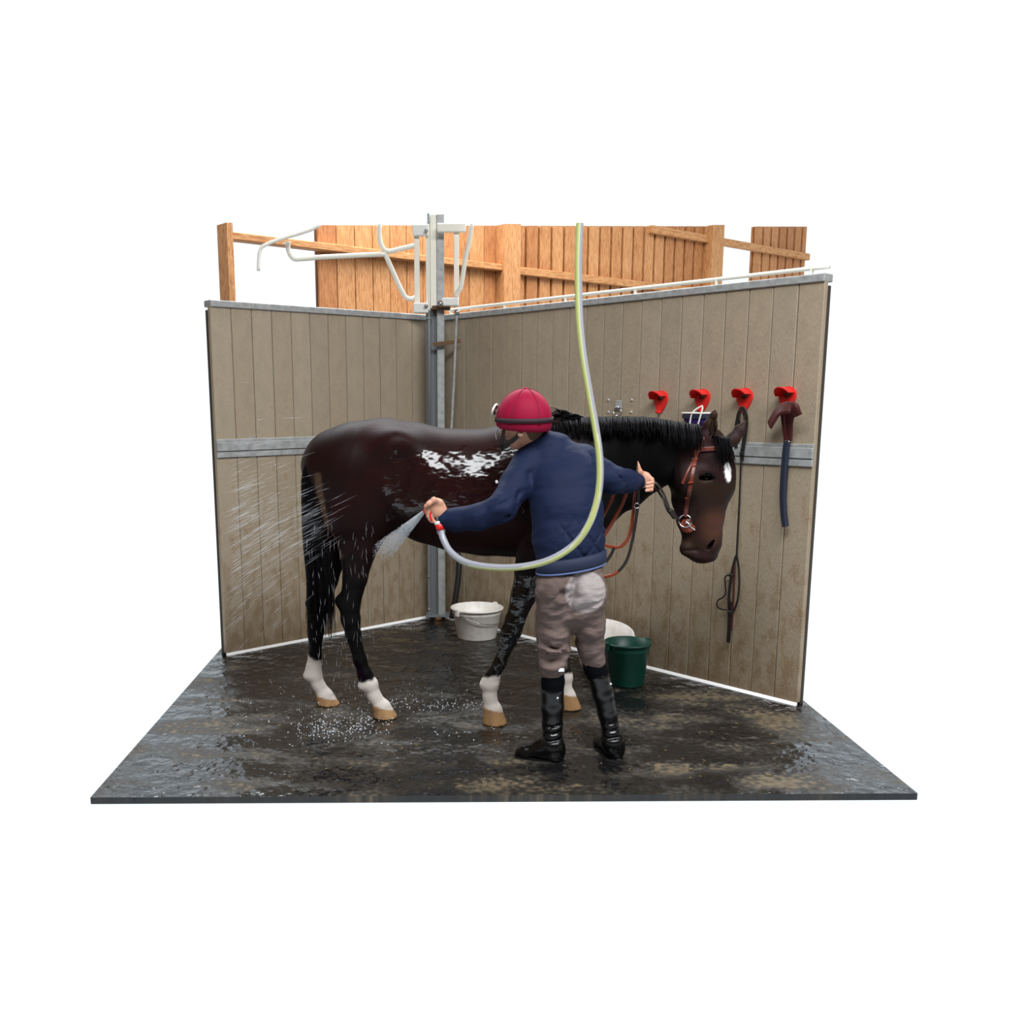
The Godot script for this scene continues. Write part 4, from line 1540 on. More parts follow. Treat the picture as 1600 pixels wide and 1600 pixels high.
func build_person() -> void:
	cloth_noise.seed = 17
	cloth_noise.frequency = 7.0
	cloth_noise.fractal_octaves = 3
	var skin := mat("skin", Color(1, 1, 1), 0.5)
	skin.vertex_color_use_as_albedo = true
	skin.subsurf_scatter_enabled = true
	skin.subsurf_scatter_strength = 0.08
	var navy := mat("jacket_navy", Color(0.085, 0.130, 0.245), 0.7)
	navy.metallic_specular = 0.28
	navy.rim_enabled = true
	navy.rim = 0.08
	navy.rim_tint = 0.5
	mapped(navy, Vector3.ONE * 9.0, M.fine, M.bumps, 0.12)
	var rib := mat("jacket_rib", Color(0.095, 0.14, 0.25), 0.75)
	var piping := mat("jacket_piping", Color(0.36, 0.45, 0.66), 0.6)
	var breech := mat("breeches", Color(1, 1, 1), 0.8)
	breech.vertex_color_use_as_albedo = true
	breech.normal_enabled = true
	breech.normal_texture = M.bumps
	breech.normal_scale = 0.15
	breech.uv1_triplanar = true
	breech.uv1_scale = Vector3.ONE * 8.0
	var boot_m := mat("boot_black", Color(0.012, 0.014, 0.02), 0.14)
	boot_m.roughness = 0.28
	var sock_m := mat("sock_black", Color(0.022, 0.025, 0.045), 0.9)
	sock_m.metallic_specular = 0.2
	var crimson := mat("helmet_crimson", Color(0.60, 0.035, 0.21), 0.65)
	crimson.metallic_specular = 0.3
	crimson.rim_enabled = true
	crimson.rim = 0.2
	crimson.rim_tint = 0.6
	mapped(crimson, Vector3.ONE * 14.0, M.fine, M.bumps, 0.1)
	var elastic := mat("elastic_grey", Color(0.17, 0.12, 0.14), 0.8)
	var black := mat("harness_black", Color(0.02, 0.02, 0.022), 0.6)

	var lf := on_floor(852, 1188)
	var rf := on_floor(958, 1183)
	var who := thing("person", "person in crimson helmet, navy jacket and taupe breeches hosing the horse", "person", Vector3((lf.x + rf.x) * 0.5, 0.0, (lf.z + rf.z) * 0.5))
	var o := who.position
	var Z := Vector3(0, 0, 1)
	var ld := -lf.z
	var rd := -rf.z
	var put := func(called: String, mesh: Mesh, m: Material, label := "") -> MeshInstance3D:
		return part(who, called, mesh, m, -o, Vector3.ZERO, label)

	# ================= body: trunk, limbs, head and hands in one surface
	var out := {}
	var core := [joint(890, 905, 4.23, 0.115, 0.085), joint(888, 840, 4.26, 0.11, 0.085), joint(880, 770, 4.34, 0.125, 0.085), joint(866, 722, 4.42, 0.12, 0.075), joint(848, 700, 4.44, 0.06, 0.055), joint(832, 684, 4.44, 0.054, 0.056), joint(826, 668, 4.43, 0.056, 0.06)]
	var larm := [joint(818, 726, 4.41, 0.05, 0.05), joint(783, 794, 4.24, 0.043, 0.043), joint(706, 812, 4.31, 0.033, 0.033), joint(693, 807, 4.315, 0.028, 0.024)]
	var rarm := [joint(920, 728, 4.42, 0.05, 0.05), joint(958, 751, 4.36, 0.042, 0.042), joint(990, 752, 4.475, 0.033, 0.033), joint(1001, 752, 4.49, 0.027, 0.027)]
	var lleg := [joint(866, 930, 4.24, 0.075, 0.075), joint(865, 1030, ld, 0.036, 0.036), joint(863, 1100, ld, 0.036, 0.036), joint(864, 1165, ld, 0.032, 0.034)]
	var rleg := [joint(920, 930, 4.24, 0.072, 0.075), joint(923, 1020, rd, 0.036, 0.036), joint(942, 1085, rd, 0.034, 0.034), joint(956, 1160, rd, 0.031, 0.033)]
	var lims := [core, larm, rarm, lleg, rleg]
	var all := []
	for l in lims:
		all.append_array(l)
	var bb := span(all, 0.05)
	var f := Field.new(bb[0], bb[1], 0.013)
	for l in lims:
		f.chain(l, Z, 0.03)
	f.cut(at(828, 676, 4.43), Vector3(-0.15, 1.0, 0.0))
	f.mesh(out, skin_colour)
	# head, looking down to the left
	var hc := at(817, 655, 4.40)
	var fd := Vector3(-0.78, -0.28, -0.56).normalized()
	var hs := fd.cross(Vector3.UP).normalized()      # towards the person's right
	var hu := hs.cross(fd).normalized()
	var h := Field.new(hc - Vector3.ONE * 0.185, hc + Vector3.ONE * 0.16, 0.0045)
	h.limb(hc + hu * 0.02 - fd * 0.015, hc + hu * 0.02 + fd * 0.025, 0.088, 0.085, 0.074, 0.072, hs, 0.01)
	h.limb(hc + fd * 0.045 - hu * 0.02, hc + fd * 0.062 - hu * 0.085, 0.058, 0.030, 0.058, 0.034, hs, 0.04)
	h.limb(hc - hu * 0.05 + fd * 0.0, hc - hu * 0.085 + fd * 0.04, 0.045, 0.035, 0.054, 0.042, hs, 0.03)
	h.limb(hc - fd * 0.02 - hu * 0.04, at(830, 683, 4.44), 0.055, 0.056, 0.052, 0.055, hs, 0.03)
	h.limb(hc + fd * 0.102 - hu * 0.005, hc + fd * 0.118 - hu * 0.036, 0.009, 0.014, 0.009, 0.014, hs, 0.014)
	h.limb(hc + fd * 0.094 - hu * 0.062 - hs * 0.018, hc + fd * 0.094 - hu * 0.062 + hs * 0.018, 0.007, 0.007, 0.006, 0.006, fd, 0.008)
	for s: float in [-1.0, 1.0]:
		h.ball(hc + fd * 0.098 + hu * 0.004 + hs * s * 0.031, 0.013, 0.014, true)
		h.limb(hc + fd * 0.094 + hu * 0.022 + hs * s * 0.045, hc + fd * 0.103 + hu * 0.02 + hs * s * 0.015, 0.007, 0.007, 0.006, 0.006, hs, 0.012)
		# ear
		var e := hc - hu * 0.046 - fd * 0.018 + hs * s * 0.078
		h.limb(e + hu * 0.022 - fd * 0.006, e - hu * 0.026 + fd * 0.004, 0.024, 0.017, 0.013, 0.011, hs, 0.007)
		h.limb(e + hs * s * 0.013 + hu * 0.008, e + hs * s * 0.012 - hu * 0.008, 0.011, 0.008, 0.008, 0.007, hs, 0.006, true)
	h.mesh(out, skin_colour)
	# left hand closed round the spray gun
	var lh := Field.new(at(655, 826, 4.40), at(702, 770, 4.20), 0.0032)
	lh.limb(at(694, 807, 4.315), at(683, 790, 4.305), 0.027, 0.036, 0.022, 0.020, Vector3(0.3, 0.2, 1), 0.01)
	lh.limb(at(684, 798, 4.305), at(677, 787, 4.30), 0.034, 0.030, 0.019, 0.017, Vector3(0.3, 0.2, 1), 0.015)
	for i in 4:
		var k := float(i)
		var len: float = [0.9, 1.0, 0.95, 0.8][i]
		var base := at(672.5 + k * 2.2, 784 + k * 5.4, 4.292 + k * 0.003)
		var mid := base + Vector3(-0.022, -0.022, 0.006) * len
		var bend := mid + Vector3(0.006, -0.027, 0.0) * len
		var tip := bend + Vector3(0.020, -0.010, -0.010) * len
		lh.chain([[base, 0.0098, 0.0098], [mid, 0.0092, 0.0092], [bend, 0.0084, 0.0084], [tip, 0.007, 0.007]], Z, 0.006)
	lh.chain([[at(686, 786, 4.295), 0.014, 0.013], [at(678, 781, 4.27), 0.011, 0.011], [at(670, 787, 4.262), 0.0095, 0.0095], [at(665, 791, 4.262), 0.0075, 0.0075]], Z, 0.012)
	lh.mesh(out, skin_colour)
	# right hand round the reins, thumb up
	var rh := Field.new(at(984, 782, 4.60), at(1028, 714, 4.38), 0.0032)
	rh.limb(at(998, 752, 4.487), at(1008, 750, 4.475), 0.030, 0.040, 0.024, 0.022, Vector3(0.2, 0.1, 1), 0.01)
	rh.chain([[at(1003, 742, 4.47), 0.016, 0.014], [at(998, 736, 4.458), 0.0135, 0.013], [at(995.5, 729, 4.455), 0.0120, 0.012], [at(994.5, 723, 4.455), 0.0105, 0.010]], Z, 0.012)
	for i in 4:
		var k := float(i)
		var base := at(1011.5 - k * 0.6, 742 + k * 5.6, 4.468)
		var mid := base + Vector3(0.021, -0.006, 0.012)
		var bend := mid + Vector3(-0.004, -0.010, 0.022)
		var tip := bend + Vector3(-0.024, -0.004, 0.002)
		if i == 0:
			mid = base + Vector3(0.018, -0.020, 0.010)
			bend = mid + Vector3(0.012, -0.018, 0.004)
			tip = bend + Vector3(0.006, -0.016, 0.0)
		rh.chain([[base, 0.0100, 0.0100], [mid, 0.0094, 0.0094], [bend, 0.0086, 0.0086], [tip, 0.0072, 0.0072]], Z, 0.006)
	rh.mesh(out, skin_colour)
	put.call("body", field_mesh(out), skin)
	var hair_m := mat("person_hair", Color(0.34, 0.24, 0.17), 0.8)
	var hg := Field.new(hc - Vector3.ONE * 0.15, hc + Vector3.ONE * 0.15, 0.006)
	hg.limb(hc - fd * 0.034 + hu * 0.01, hc - fd * 0.030 - hu * 0.052, 0.074, 0.052, 0.075, 0.058, hs, 0.02)
	hg.cut(hc - fd * 0.045, fd + hu * 0.2)
	var ho := {}
	hg.mesh(ho, plain_colour)
	put.call("hair", field_mesh(ho), hair_m, "short brown hair below the helmet")
	var eye_m := mat("person_eye", Color(0.85, 0.83, 0.80), 0.2)
	for s: float in [-1.0, 1.0]:
		var es := new_st()
		var prof := []
		for i in 9:
			var a := -PI / 2 + PI * i / 8.0
			prof.append(Vector2(cos(a) * 0.011, sin(a) * 0.011))
		lathe_to(es, prof, 14)
		part(who, "eye", done(es), eye_m, hc + fd * 0.086 + hu * 0.004 + hs * s * 0.031 - o)

	# ================= jacket
	out = {}
	var trunk := [joint(892, 872, 4.235, 0.150, 0.125), joint(889, 845, 4.25, 0.158, 0.132), joint(886, 800, 4.29, 0.158, 0.132), joint(881, 765, 4.335, 0.158, 0.125), joint(872, 733, 4.39, 0.150, 0.105), joint(858, 708, 4.42, 0.105, 0.085), joint(842, 692, 4.44, 0.068, 0.068), joint(835, 684, 4.44, 0.064, 0.064)]
	var ls := [joint(826, 726, 4.41, 0.082, 0.08), joint(806, 758, 4.34, 0.072, 0.072), joint(785, 793, 4.24, 0.064, 0.062), joint(748, 808, 4.26, 0.058, 0.055), joint(715, 812, 4.30, 0.052, 0.050), joint(697, 811, 4.315, 0.045, 0.043)]
	var rs := [joint(915, 726, 4.42, 0.080, 0.078), joint(938, 741, 4.38, 0.068, 0.068), joint(958, 750, 4.37, 0.061, 0.060), joint(978, 752, 4.43, 0.055, 0.053), joint(994, 752, 4.475, 0.047, 0.045)]
	all = trunk + ls + rs
	bb = span(all, 0.03)
	f = Field.new(bb[0], bb[1], 0.0085)
	f.chain(trunk, Z, 0.02)
	f.limb(at(832, 722, 4.415), at(908, 722, 4.415), 0.075, 0.075, 0.075, 0.075, Z, 0.04)
	f.limb(at(905, 735, 4.33), at(898, 800, 4.24), 0.07, 0.06, 0.06, 0.05, Z, 0.06)
	f.chain(ls, Z, 0.03)
	f.chain(rs, Z, 0.03)
	# creases at the elbow, the arm hole and the right shoulder
	for q in [[800, 778, 4.19, 770, 796, 4.17, 0.008], [812, 770, 4.25, 790, 812, 4.19, 0.007], [828, 738, 4.30, 836, 790, 4.20, 0.007], [926, 712, 4.33, 941, 760, 4.26, 0.006], [965, 738, 4.31, 975, 762, 4.35, 0.006], [760, 797, 4.19, 752, 822, 4.20, 0.005], [738, 796, 4.2, 730, 820, 4.22, 0.004], [722, 798, 4.22, 716, 822, 4.24, 0.004]]:
		f.limb(at(q[0], q[1], q[2]), at(q[3], q[4], q[5]), q[6], q[6] * 0.6, q[6], q[6] * 0.6, Z, 0.02, true)
	f.ripple(jacket_folds, 0.03)
	f.cut(at(893, 884, 4.23), Vector3(0.17, -1.0, 0.0))
	f.mesh(out, plain_colour)
	var jk: MeshInstance3D = put.call("jacket", field_mesh(out), navy, "navy quilted jacket")
	# ribbed hem with pale piping, collar, cuffs
	var ellipse := func(c: Vector3, a: float, b: float, tilt: float, n := 40) -> Array:
		var pts := []
		for i in n:
			var t := TAU * i / n
			pts.append(c + Vector3(cos(t) * a, cos(t) * a * tilt, sin(t) * b))
		return pts
	var hem := new_st()
	var hemc := at(892, 876, 4.235)
	sweep_to(hem, ellipse.call(hemc, 0.150, 0.127, 0.165), PackedVector2Array([Vector2(-0.004, -0.030), Vector2(0.006, -0.026), Vector2(0.008, 0.0), Vector2(0.006, 0.026), Vector2(-0.004, 0.030)]), Vector3.UP, [], true)
	part(jk, "hem_band", done(hem), rib)
	var pip := new_st()
	sweep_to(pip, ellipse.call(hemc - Vector3(0, 0.031, 0), 0.1525, 0.1295, 0.165), ring_profile(0.0045, 8), Vector3.ZERO, [], true)
	part(jk, "hem_piping", done(pip), piping, Vector3.ZERO, Vector3.ZERO, "pale blue hem piping")
	var col := new_st()
	var cc := at(838, 687, 4.44)
	var cax := (at(832, 678, 4.445) - at(846, 698, 4.435)).normalized()
	var cpts := hoop(cc, 0.066, 0, cax, 36)
	sweep_to(col, cpts, PackedVector2Array([Vector2(-0.005, -0.022), Vector2(0.005, -0.022), Vector2(0.004, 0.022), Vector2(-0.004, 0.022)]), cax, [], true)
	part(jk, "collar", done(col), rib)
	var tabst := new_st(false)
	slab_to(tabst, Vector3(-0.006, -0.007, -0.002), Vector3(0.006, 0.007, 0.002), 0.001)
	part(jk, "sleeve_tab", done(tabst), mat("tab_white", Color(0.9, 0.9, 0.92), 0.5), at(776, 753, 4.285), Vector3(0, -0.8, 0.5), "small white sleeve tab")

	# ================= breeches
	out = {}
	var hip := [joint(892, 890, 4.235, 0.146, 0.115), joint(891, 915, 4.235, 0.150, 0.128), joint(891, 940, 4.235, 0.146, 0.125)]
	var ll := [joint(868, 935, 4.23, 0.088, 0.115), joint(866, 980, 4.225, 0.077, 0.098), joint(865, 1012, ld - 0.01, 0.073, 0.082), joint(864, 1035, ld - 0.01, 0.064, 0.070), joint(864, 1049, ld, 0.056, 0.060)]
	var rl := [joint(918, 935, 4.23, 0.080, 0.112), joint(920, 975, 4.235, 0.069, 0.095), joint(922, 1003, rd, 0.062, 0.078), joint(924, 1020, rd, 0.056, 0.066), joint(926, 1032, rd, 0.053, 0.058)]
	bb = span(hip + ll + rl, 0.03)
	f = Field.new(bb[0], bb[1], 0.0082)
	f.chain(hip, Z, 0.02)
	f.chain(ll, Z, 0.03)
	f.chain(rl, Z, 0.03)
	f.ball(at(920, 925, 4.165), 0.083, 0.05)
	f.ball(at(872, 930, 4.175), 0.083, 0.05)
	# seat cleft and hard folds behind the knees
	f.limb(at(903, 900, 4.085), at(892, 955, 4.085), 0.010, 0.012, 0.035, 0.04, Z, 0.03, true)
	for q in [[848, 948, 880, 930], [852, 962, 884, 950], [856, 975, 888, 962], [880, 930, 892, 955], [846, 1008, 880, 1018], [846, 1018, 882, 1030], [850, 1030, 884, 1024], [905, 955, 940, 945], [906, 1000, 938, 1010], [908, 1012, 940, 1003], [910, 1022, 942, 1014], [850, 1040, 878, 1036]]:
		var za := 4.085 if q[1] < 985 else 4.14
		f.limb(at(q[0], q[1], za), at(q[2], q[3], za), 0.008, 0.005, 0.027, 0.017, Z, 0.022, true)
	f.ripple(folds, 0.03)
	f.cut(at(893, 876, 4.23), Vector3(-0.17, 1.0, 0.0))
	f.cut(at(864, 1056, ld), Vector3(0.10, -1.0, 0.0))
	f.mesh(out, seat_colour)
	var br: MeshInstance3D = put.call("breeches", field_mesh(out), breech, "taupe riding breeches with a pale seat patch")
	part(br, "label_tab", box(Vector3(0.026, 0.015, 0.004), 0.001), M.tab_white, at(877, 1047, ld - 0.074), Vector3(0, 0, 0.05), "small white leg label")
	part(br, "belt_loop", tube(curve([at(838, 900, 4.22), at(834, 905, 4.2), at(836, 916, 4.2), at(841, 918, 4.2)], 4), 0.004), black)

	# ================= socks and boots
	var pairs := [
		[[[864, 1046, 0.050], [864, 1065, 0.052], [863, 1085, 0.050]], [[863, 1080, 0.053], [863, 1105, 0.052], [863, 1130, 0.047], [863, 1152, 0.042], [864, 1168, 0.043]], [868, 1180, 0.036], [846, 1183, 0.040], [822, 1178, 0.033], [812, 1176, 0.024], ld, [871, 1091], -0.02],
		[[[924, 1026, 0.048], [930, 1045, 0.050], [936, 1062, 0.048]], [[935, 1057, 0.051], [942, 1085, 0.049], [949, 1115, 0.044], [954, 1140, 0.040], [957, 1160, 0.041]], [962, 1174, 0.037], [952, 1180, 0.040], [938, 1176, 0.034], [933, 1173, 0.025], rd, [954, 1069], 0.12]]
	for k in 2:
		var b: Array = pairs[k]
		var d: float = b[6]
		var up := []
		for q in b[0]:
			up.append(joint(q[0], q[1], d, q[2], q[2] * 1.05))
		bb = span(up, 0.025)
		f = Field.new(bb[0], bb[1], 0.007)
		f.chain(up, Z, 0.01)
		out = {}
		f.mesh(out, plain_colour)
		put.call("sock", field_mesh(out), sock_m, "matt black sock above the boot")
		var shaft := []
		for q in b[1]:
			shaft.append(joint(q[0], q[1], d, q[2], q[2] * 1.05))
		var heel := at(b[2][0], b[2][1], d)
		var ball := at(b[3][0], b[3][1], d + (0.02 if k == 0 else 0.07))
		var toe := at(b[4][0], b[4][1], d + (0.04 if k == 0 else 0.13))
		var tip := at(b[5][0], b[5][1], d + (0.05 if k == 0 else 0.16))
		heel.y = 0.038
		ball.y = 0.040
		toe.y = 0.030
		tip.y = 0.024
		var foot := [[shaft[4][0], 0.044, 0.046], [heel, 0.037, 0.037], [ball, 0.038, 0.040], [toe, 0.030, 0.036], [tip, 0.020, 0.024]]
		bb = span(shaft + foot, 0.03)
		f = Field.new(bb[0], bb[1], 0.006)
		f.chain(shaft, Z, 0.01)
		f.chain(foot, Vector3(0.2, 0, 1), 0.03)
		f.limb(shaft[4][0], ball + Vector3(0, 0.02, 0), 0.042, 0.035, 0.042, 0.036, Z, 0.04)
		f.limb(heel, heel - Vector3(0, 0.02, 0), 0.036, 0.036, 0.036, 0.036, Z, 0.01)
		# creases at the ankle
		for i in 3:
			var y := 0.10 + 0.035 * i
			var at_ankle: Vector3 = shaft[4][0]
			f.limb(Vector3(at_ankle.x - 0.05, y, at_ankle.z + 0.05), Vector3(at_ankle.x + 0.05, y + 0.015, at_ankle.z + 0.045), 0.004, 0.004, 0.012, 0.012, Z, 0.014, true)
		f.cut(Vector3(0, 0.004, 0), Vector3.DOWN)
		f.cut(shaft[0][0] + Vector3(0, 0.018, 0), Vector3(b[8], 1.0, 0))
		out = {}
		f.mesh(out, plain_colour)
		var bt: MeshInstance3D = put.call("boot", field_mesh(out), boot_m, "shiny black riding boot")
		var sole := new_st()
		var outline := []
		var ax: Vector3 = (tip - heel)
		ax.y = 0
		var al := ax.length()
		ax /= al
		var cx := ax.cross(Vector3.UP)
		for i in 28:
			var t := TAU * i / 28.0
			var u := 0.5 - 0.5 * cos(t)
			var wd := 0.036 + 0.008 * sin(u * PI) - 0.010 * smoothstep(0.75, 1.0, u)
			outline.append(heel + ax * (u * (al + 0.06) - 0.036) + cx * sin(t) * wd * 1.05)
		var lo_ring := []
		var hi_ring := []
		for p: Vector3 in outline:
			lo_ring.append(Vector3(p.x, 0.0005, p.z))
			hi_ring.append(Vector3(p.x, 0.011, p.z))
		for i in 28:
			var j := (i + 1) % 28
			quad(sole, lo_ring[i], lo_ring[j], hi_ring[j], hi_ring[i])
			tri(sole, hi_ring[i], hi_ring[j], heel + ax * al * 0.5 + Vector3(0, 0.011 - heel.y, 0))
			tri(sole, lo_ring[j], lo_ring[i], heel + ax * al * 0.5 + Vector3(0, 0.0005 - heel.y, 0))
		part(bt, "sole", done(sole), black)
		part(bt, "stud", lathe([Vector2(0, 0.006), Vector2(0.006, 0.005), Vector2(0.008, 0)], 10, Transform3D(Basis(Vector3.RIGHT, PI / 2), Vector3.ZERO)), M.chrome, at(b[7][0], b[7][1], d - 0.05))

	# ================= helmet
	var hh := Node3D.new()
	hh.name = "helmet"
	who.add_child(hh)
	hh.set_meta("label", "crimson fabric covered riding helmet")
	var axis := Vector3(0.05, 0.985, 0.10).normalized()
	var top_c := at(818.5, 657, 4.40)
	var bas := Basis(fd.cross(axis).normalized(), axis, -(fd - axis * fd.dot(axis)).normalized())
	hh.transform = Transform3D(bas, top_c - o)
	var dome := new_st()
	var prof := []
	for i in 15:
		var a := lerpf(-0.10, PI / 2, i / 14.0)
		prof.append(Vector2(cos(a) * 0.1225, sin(a) * 0.142))
	var seg := 48
	var shell := func(st: SurfaceTool, pr: Array, puff: float) -> void:
		for i in pr.size() - 1:
			for j in seg:
				var vs := []
				for c in [[i, j], [i, j + 1], [i + 1, j + 1], [i + 1, j]]:
					var t: float = TAU * c[1] / seg
					var g := absf(fposmod(t / TAU * 6.0 + 0.5, 1.0) - 0.5) * 2.0
					var r: float = pr[c[0]].x * (1.0 - puff * smoothstep(0.16, 0.0, g))
					vs.append(Vector3(cos(t) * r * 0.95, pr[c[0]].y, sin(t) * r * 1.06))
				quad(st, vs[1], vs[0], vs[3], vs[2])
	shell.call(dome, prof, 0.03)
	part(hh, "shell", done(dome), crimson)
	var seam_m := mat("helmet_seam", Color(0.40, 0.02, 0.14), 0.8)
	for k in 6:
		var t := TAU * k / 6.0
		var arc := []
		for i in 13:
			var a := lerpf(-0.05, PI / 2 - 0.08, i / 12.0)
			var rr := cos(a) * 0.1225 * 0.973
			arc.append(Vector3(cos(t) * rr * 0.95, sin(a) * 0.142 + 0.001, sin(t) * rr * 1.06))
		part(hh, "seam", tube(arc, 0.0016, 6), seam_m)
	var skirt := new_st()
	shell.call(skirt, [Vector2(0.096, -0.012), Vector2(0.100, -0.036), Vector2(0.112, -0.038), Vector2(0.1195, -0.028), Vector2(0.1222, -0.012)], 0.0)
	part(hh, "rim", done(skirt), crimson)
	var bd := new_st()
	var ring := []
	for i in 48:
		var t := TAU * i / 48.0
		ring.append(Vector3(cos(t) * 0.1185, 0.006 + 0.010 * sin(t), sin(t) * 0.132))
	sweep_to(bd, ring, PackedVector2Array([Vector2(-0.002, -0.010), Vector2(0.003, -0.010), Vector2(0.003, 0.010), Vector2(-0.002, 0.010)]), Vector3.UP, [], true)
	part(hh, "goggle_strap", done(bd), elastic, Vector3.ZERO, Vector3.ZERO, "dark elastic goggle strap")
	part(hh, "button", lathe([Vector2(0.012, -0.003), Vector2(0.012, 0.002), Vector2(0.007, 0.005), Vector2(0, 0.006)], 16), crimson, Vector3(0, 0.142, 0))
	# goggles pushed up on the front
	var gm := mat("goggle_lens", Color(0.55, 0.30, 0.30), 0.1)
	var gf := new_st()
	for s: float in [-1.0, 1.0]:
		var g := []
		for i in 16:
			var t := TAU * i / 16.0
			g.append(Vector3(s * 0.045 + cos(t) * 0.036, 0.038 + sin(t) * 0.024, -0.128 + 0.010 * cos(t) * s + 0.006 * sin(t)))
		sweep_to(gf, g, ring_profile(0.005, 6), Vector3.ZERO, [], true)
		part(hh, "goggle_lens", lathe([Vector2(0, 0.004), Vector2(0.034, 0.0), Vector2(0, -0.002)], 20, Transform3D(Basis(Vector3.RIGHT, -PI / 2) * Basis().scaled(Vector3(1, 1, 0.7)), Vector3.ZERO)), gm, Vector3(s * 0.045, 0.038, -0.129), Vector3(0, -0.25 * s, 0))
	part(hh, "goggle_frame", done(gf), M.white_gloss)
	# chin harness on both sides
	for s: float in [-1.0, 1.0]:
		part(hh, "chin_strap", strap(curve([Vector3(s * 0.092, -0.03, -0.045), Vector3(s * 0.086, -0.08, -0.055), Vector3(s * 0.06, -0.125, -0.075), Vector3(0, -0.145, -0.085)], 5), 0.016, 0.004, Vector3(s, 0.1, 0.1)), black)
		part(hh, "chin_strap", strap(curve([Vector3(s * 0.092, -0.028, 0.045), Vector3(s * 0.090, -0.070, 0.015), Vector3(s * 0.080, -0.105, -0.035), Vector3(s * 0.06, -0.125, -0.072)], 5), 0.020, 0.004, Vector3(s, 0.1, 0.1)), black)
		part(hh, "glasses_arm", tube(curve([Vector3(s * 0.086, -0.03, -0.075), Vector3(s * 0.078, -0.055, -0.095), Vector3(s * 0.062, -0.095, -0.098)], 4), 0.003), M.steel)


func build_hose() -> void:
	# the spray gun
	var g := thing("spray_gun", "red and grey spray gun in the person's left hand", "spray gun", at(680, 805, 4.285))
	var o := g.position
	var grip := mat("gun_grey", Color(0.35, 0.36, 0.38), 0.45)
	part(g, "barrel", tube([at(684, 787, 4.285) - o, at(676, 792, 4.28) - o, at(669, 796.5, 4.278) - o], 0.012, 12), grip)
	part(g, "nozzle", tube([at(670, 796, 4.278) - o, at(666, 798.5, 4.276) - o, at(662, 801, 4.275) - o], 0.014, 14, [0.8, 1.0, 0.75]), M.red_plastic)
	part(g, "grip", tube(curve([at(681, 790, 4.283) - o, at(682, 800, 4.283) - o, at(685, 812, 4.28) - o, at(687, 819, 4.28) - o], 4), 0.0115, 12), grip)
	part(g, "trigger", tube(curve([at(676, 797, 4.27) - o, at(672, 805, 4.262) - o, at(675, 815, 4.262) - o], 4), 0.005, 8), M.red_plastic)
	part(g, "collar", tube([at(684, 815, 4.278) - o, at(685, 820, 4.278) - o], 0.017, 14), M.white_gloss)
	part(g, "collar", tube([at(686, 820, 4.278) - o, at(689, 829, 4.276) - o], 0.019, 14), M.red_plastic)
	part(g, "hose_tail", tube([at(689, 829, 4.276) - o, at(690, 834, 4.275) - o], 0.021, 14), grip)

	g.position.z -= 0.02
	# the hose itself: grey with two pale yellow-green stripes
	var h := thing("garden_hose", "grey hose with yellow green stripe looping down past the person's back", "hose", at(906, 350, 4.0))
	var pts := []
	for q in ats([[906, 349, 4.02], [904, 400, 4.02], [904, 450, 4.02], [906, 505, 4.01], [912, 560, 4.0], [922, 620, 3.99], [931, 670, 3.98], [937, 715, 3.97], [937, 755, 3.965], [931, 790, 3.965], [918, 823, 3.97], [897, 851, 3.985], [865, 872, 4.0], [830, 883, 4.03], [790, 887, 4.07], [750, 884, 4.12], [722, 876, 4.17], [703, 861, 4.22], [693, 843, 4.26], [689, 831, 4.275]]):
		pts.append(q - h.position)
	pts = curve(pts, 6)
	var st := SurfaceTool.new()
	st.begin(Mesh.PRIMITIVE_TRIANGLES)
	st.set_smooth_group(0)
	var seg := 24
	var up := Vector3.ZERO
	var prev := []
	var n := pts.size()
	for i in n:
		var dir: Vector3 = (pts[mini(i + 1, n - 1)] - pts[maxi(i - 1, 0)]).normalized()
		up = dir.cross(Vector3(0.05, 0.1, 1.0)).normalized() if i == 0 else (up - dir * up.dot(dir)).normalized()
		var side := up.cross(dir)
		var ring := []
		for j in seg:
			var a := TAU * j / seg
			ring.append(pts[i] + (side * cos(a) + up * sin(a)) * 0.0150)
		if i > 0:
			for j in seg:
				var j2 := (j + 1) % seg
				var t := float(i) / n
				var am := TAU * (j + 0.5) / seg
				var nm := side * cos(am) + up * sin(am)
				var stripe := Vector3(-0.80, 0.0, 0.6).slerp(Vector3(0.25, -0.70, 0.66).normalized(), smoothstep(0.25, 0.75, t))
				var c := Color(0.29, 0.295, 0.33)
				var e := nm.dot(stripe)
				if e > 0.72:
					c = Color(0.45, 0.49, 0.18)
				elif e > 0.5 or e < -0.93:
					c = Color(0.50, 0.53, 0.36)
				st.set_color(c)
				quad(st, prev[j], prev[j2], ring[j2], ring[j])
		prev = ring
	var hm := mat("hose_plastic", Color(1, 1, 1), 0.3)
	hm.vertex_color_use_as_albedo = true
	part(h, "tube", done(st), hm)


func drop_mesh() -> ArrayMesh:
	# a drop one unit long and wide: eight faces
	var st := new_st()
	var r := [Vector3(0.5, 0, 0), Vector3(0, 0, 0.5), Vector3(-0.5, 0, 0), Vector3(0, 0, -0.5)]
	for i in 4:
		tri(st, r[i], Vector3(0, 0.5, 0), r[(i + 1) % 4])
		tri(st, r[(i + 1) % 4], Vector3(0, -0.5, 0), r[i])
	return done(st)


func scatter(called: String, label: String, category: String, where: Vector3, list: Array, mesh: Mesh, m: Material) -> void:
	var mm := MultiMesh.new()
	mm.transform_format = MultiMesh.TRANSFORM_3D
	mm.mesh = mesh
	mm.instance_count = list.size()
	for i in list.size():
		var t: Transform3D = list[i]
		t.origin -= where
		mm.set_instance_transform(i, t)
	var o := MultiMeshInstance3D.new()
	o.name = called
	o.multimesh = mm
	o.material_override = m
	add_child(o)
	o.position = where
	tag(o, label, category, "", "stuff")


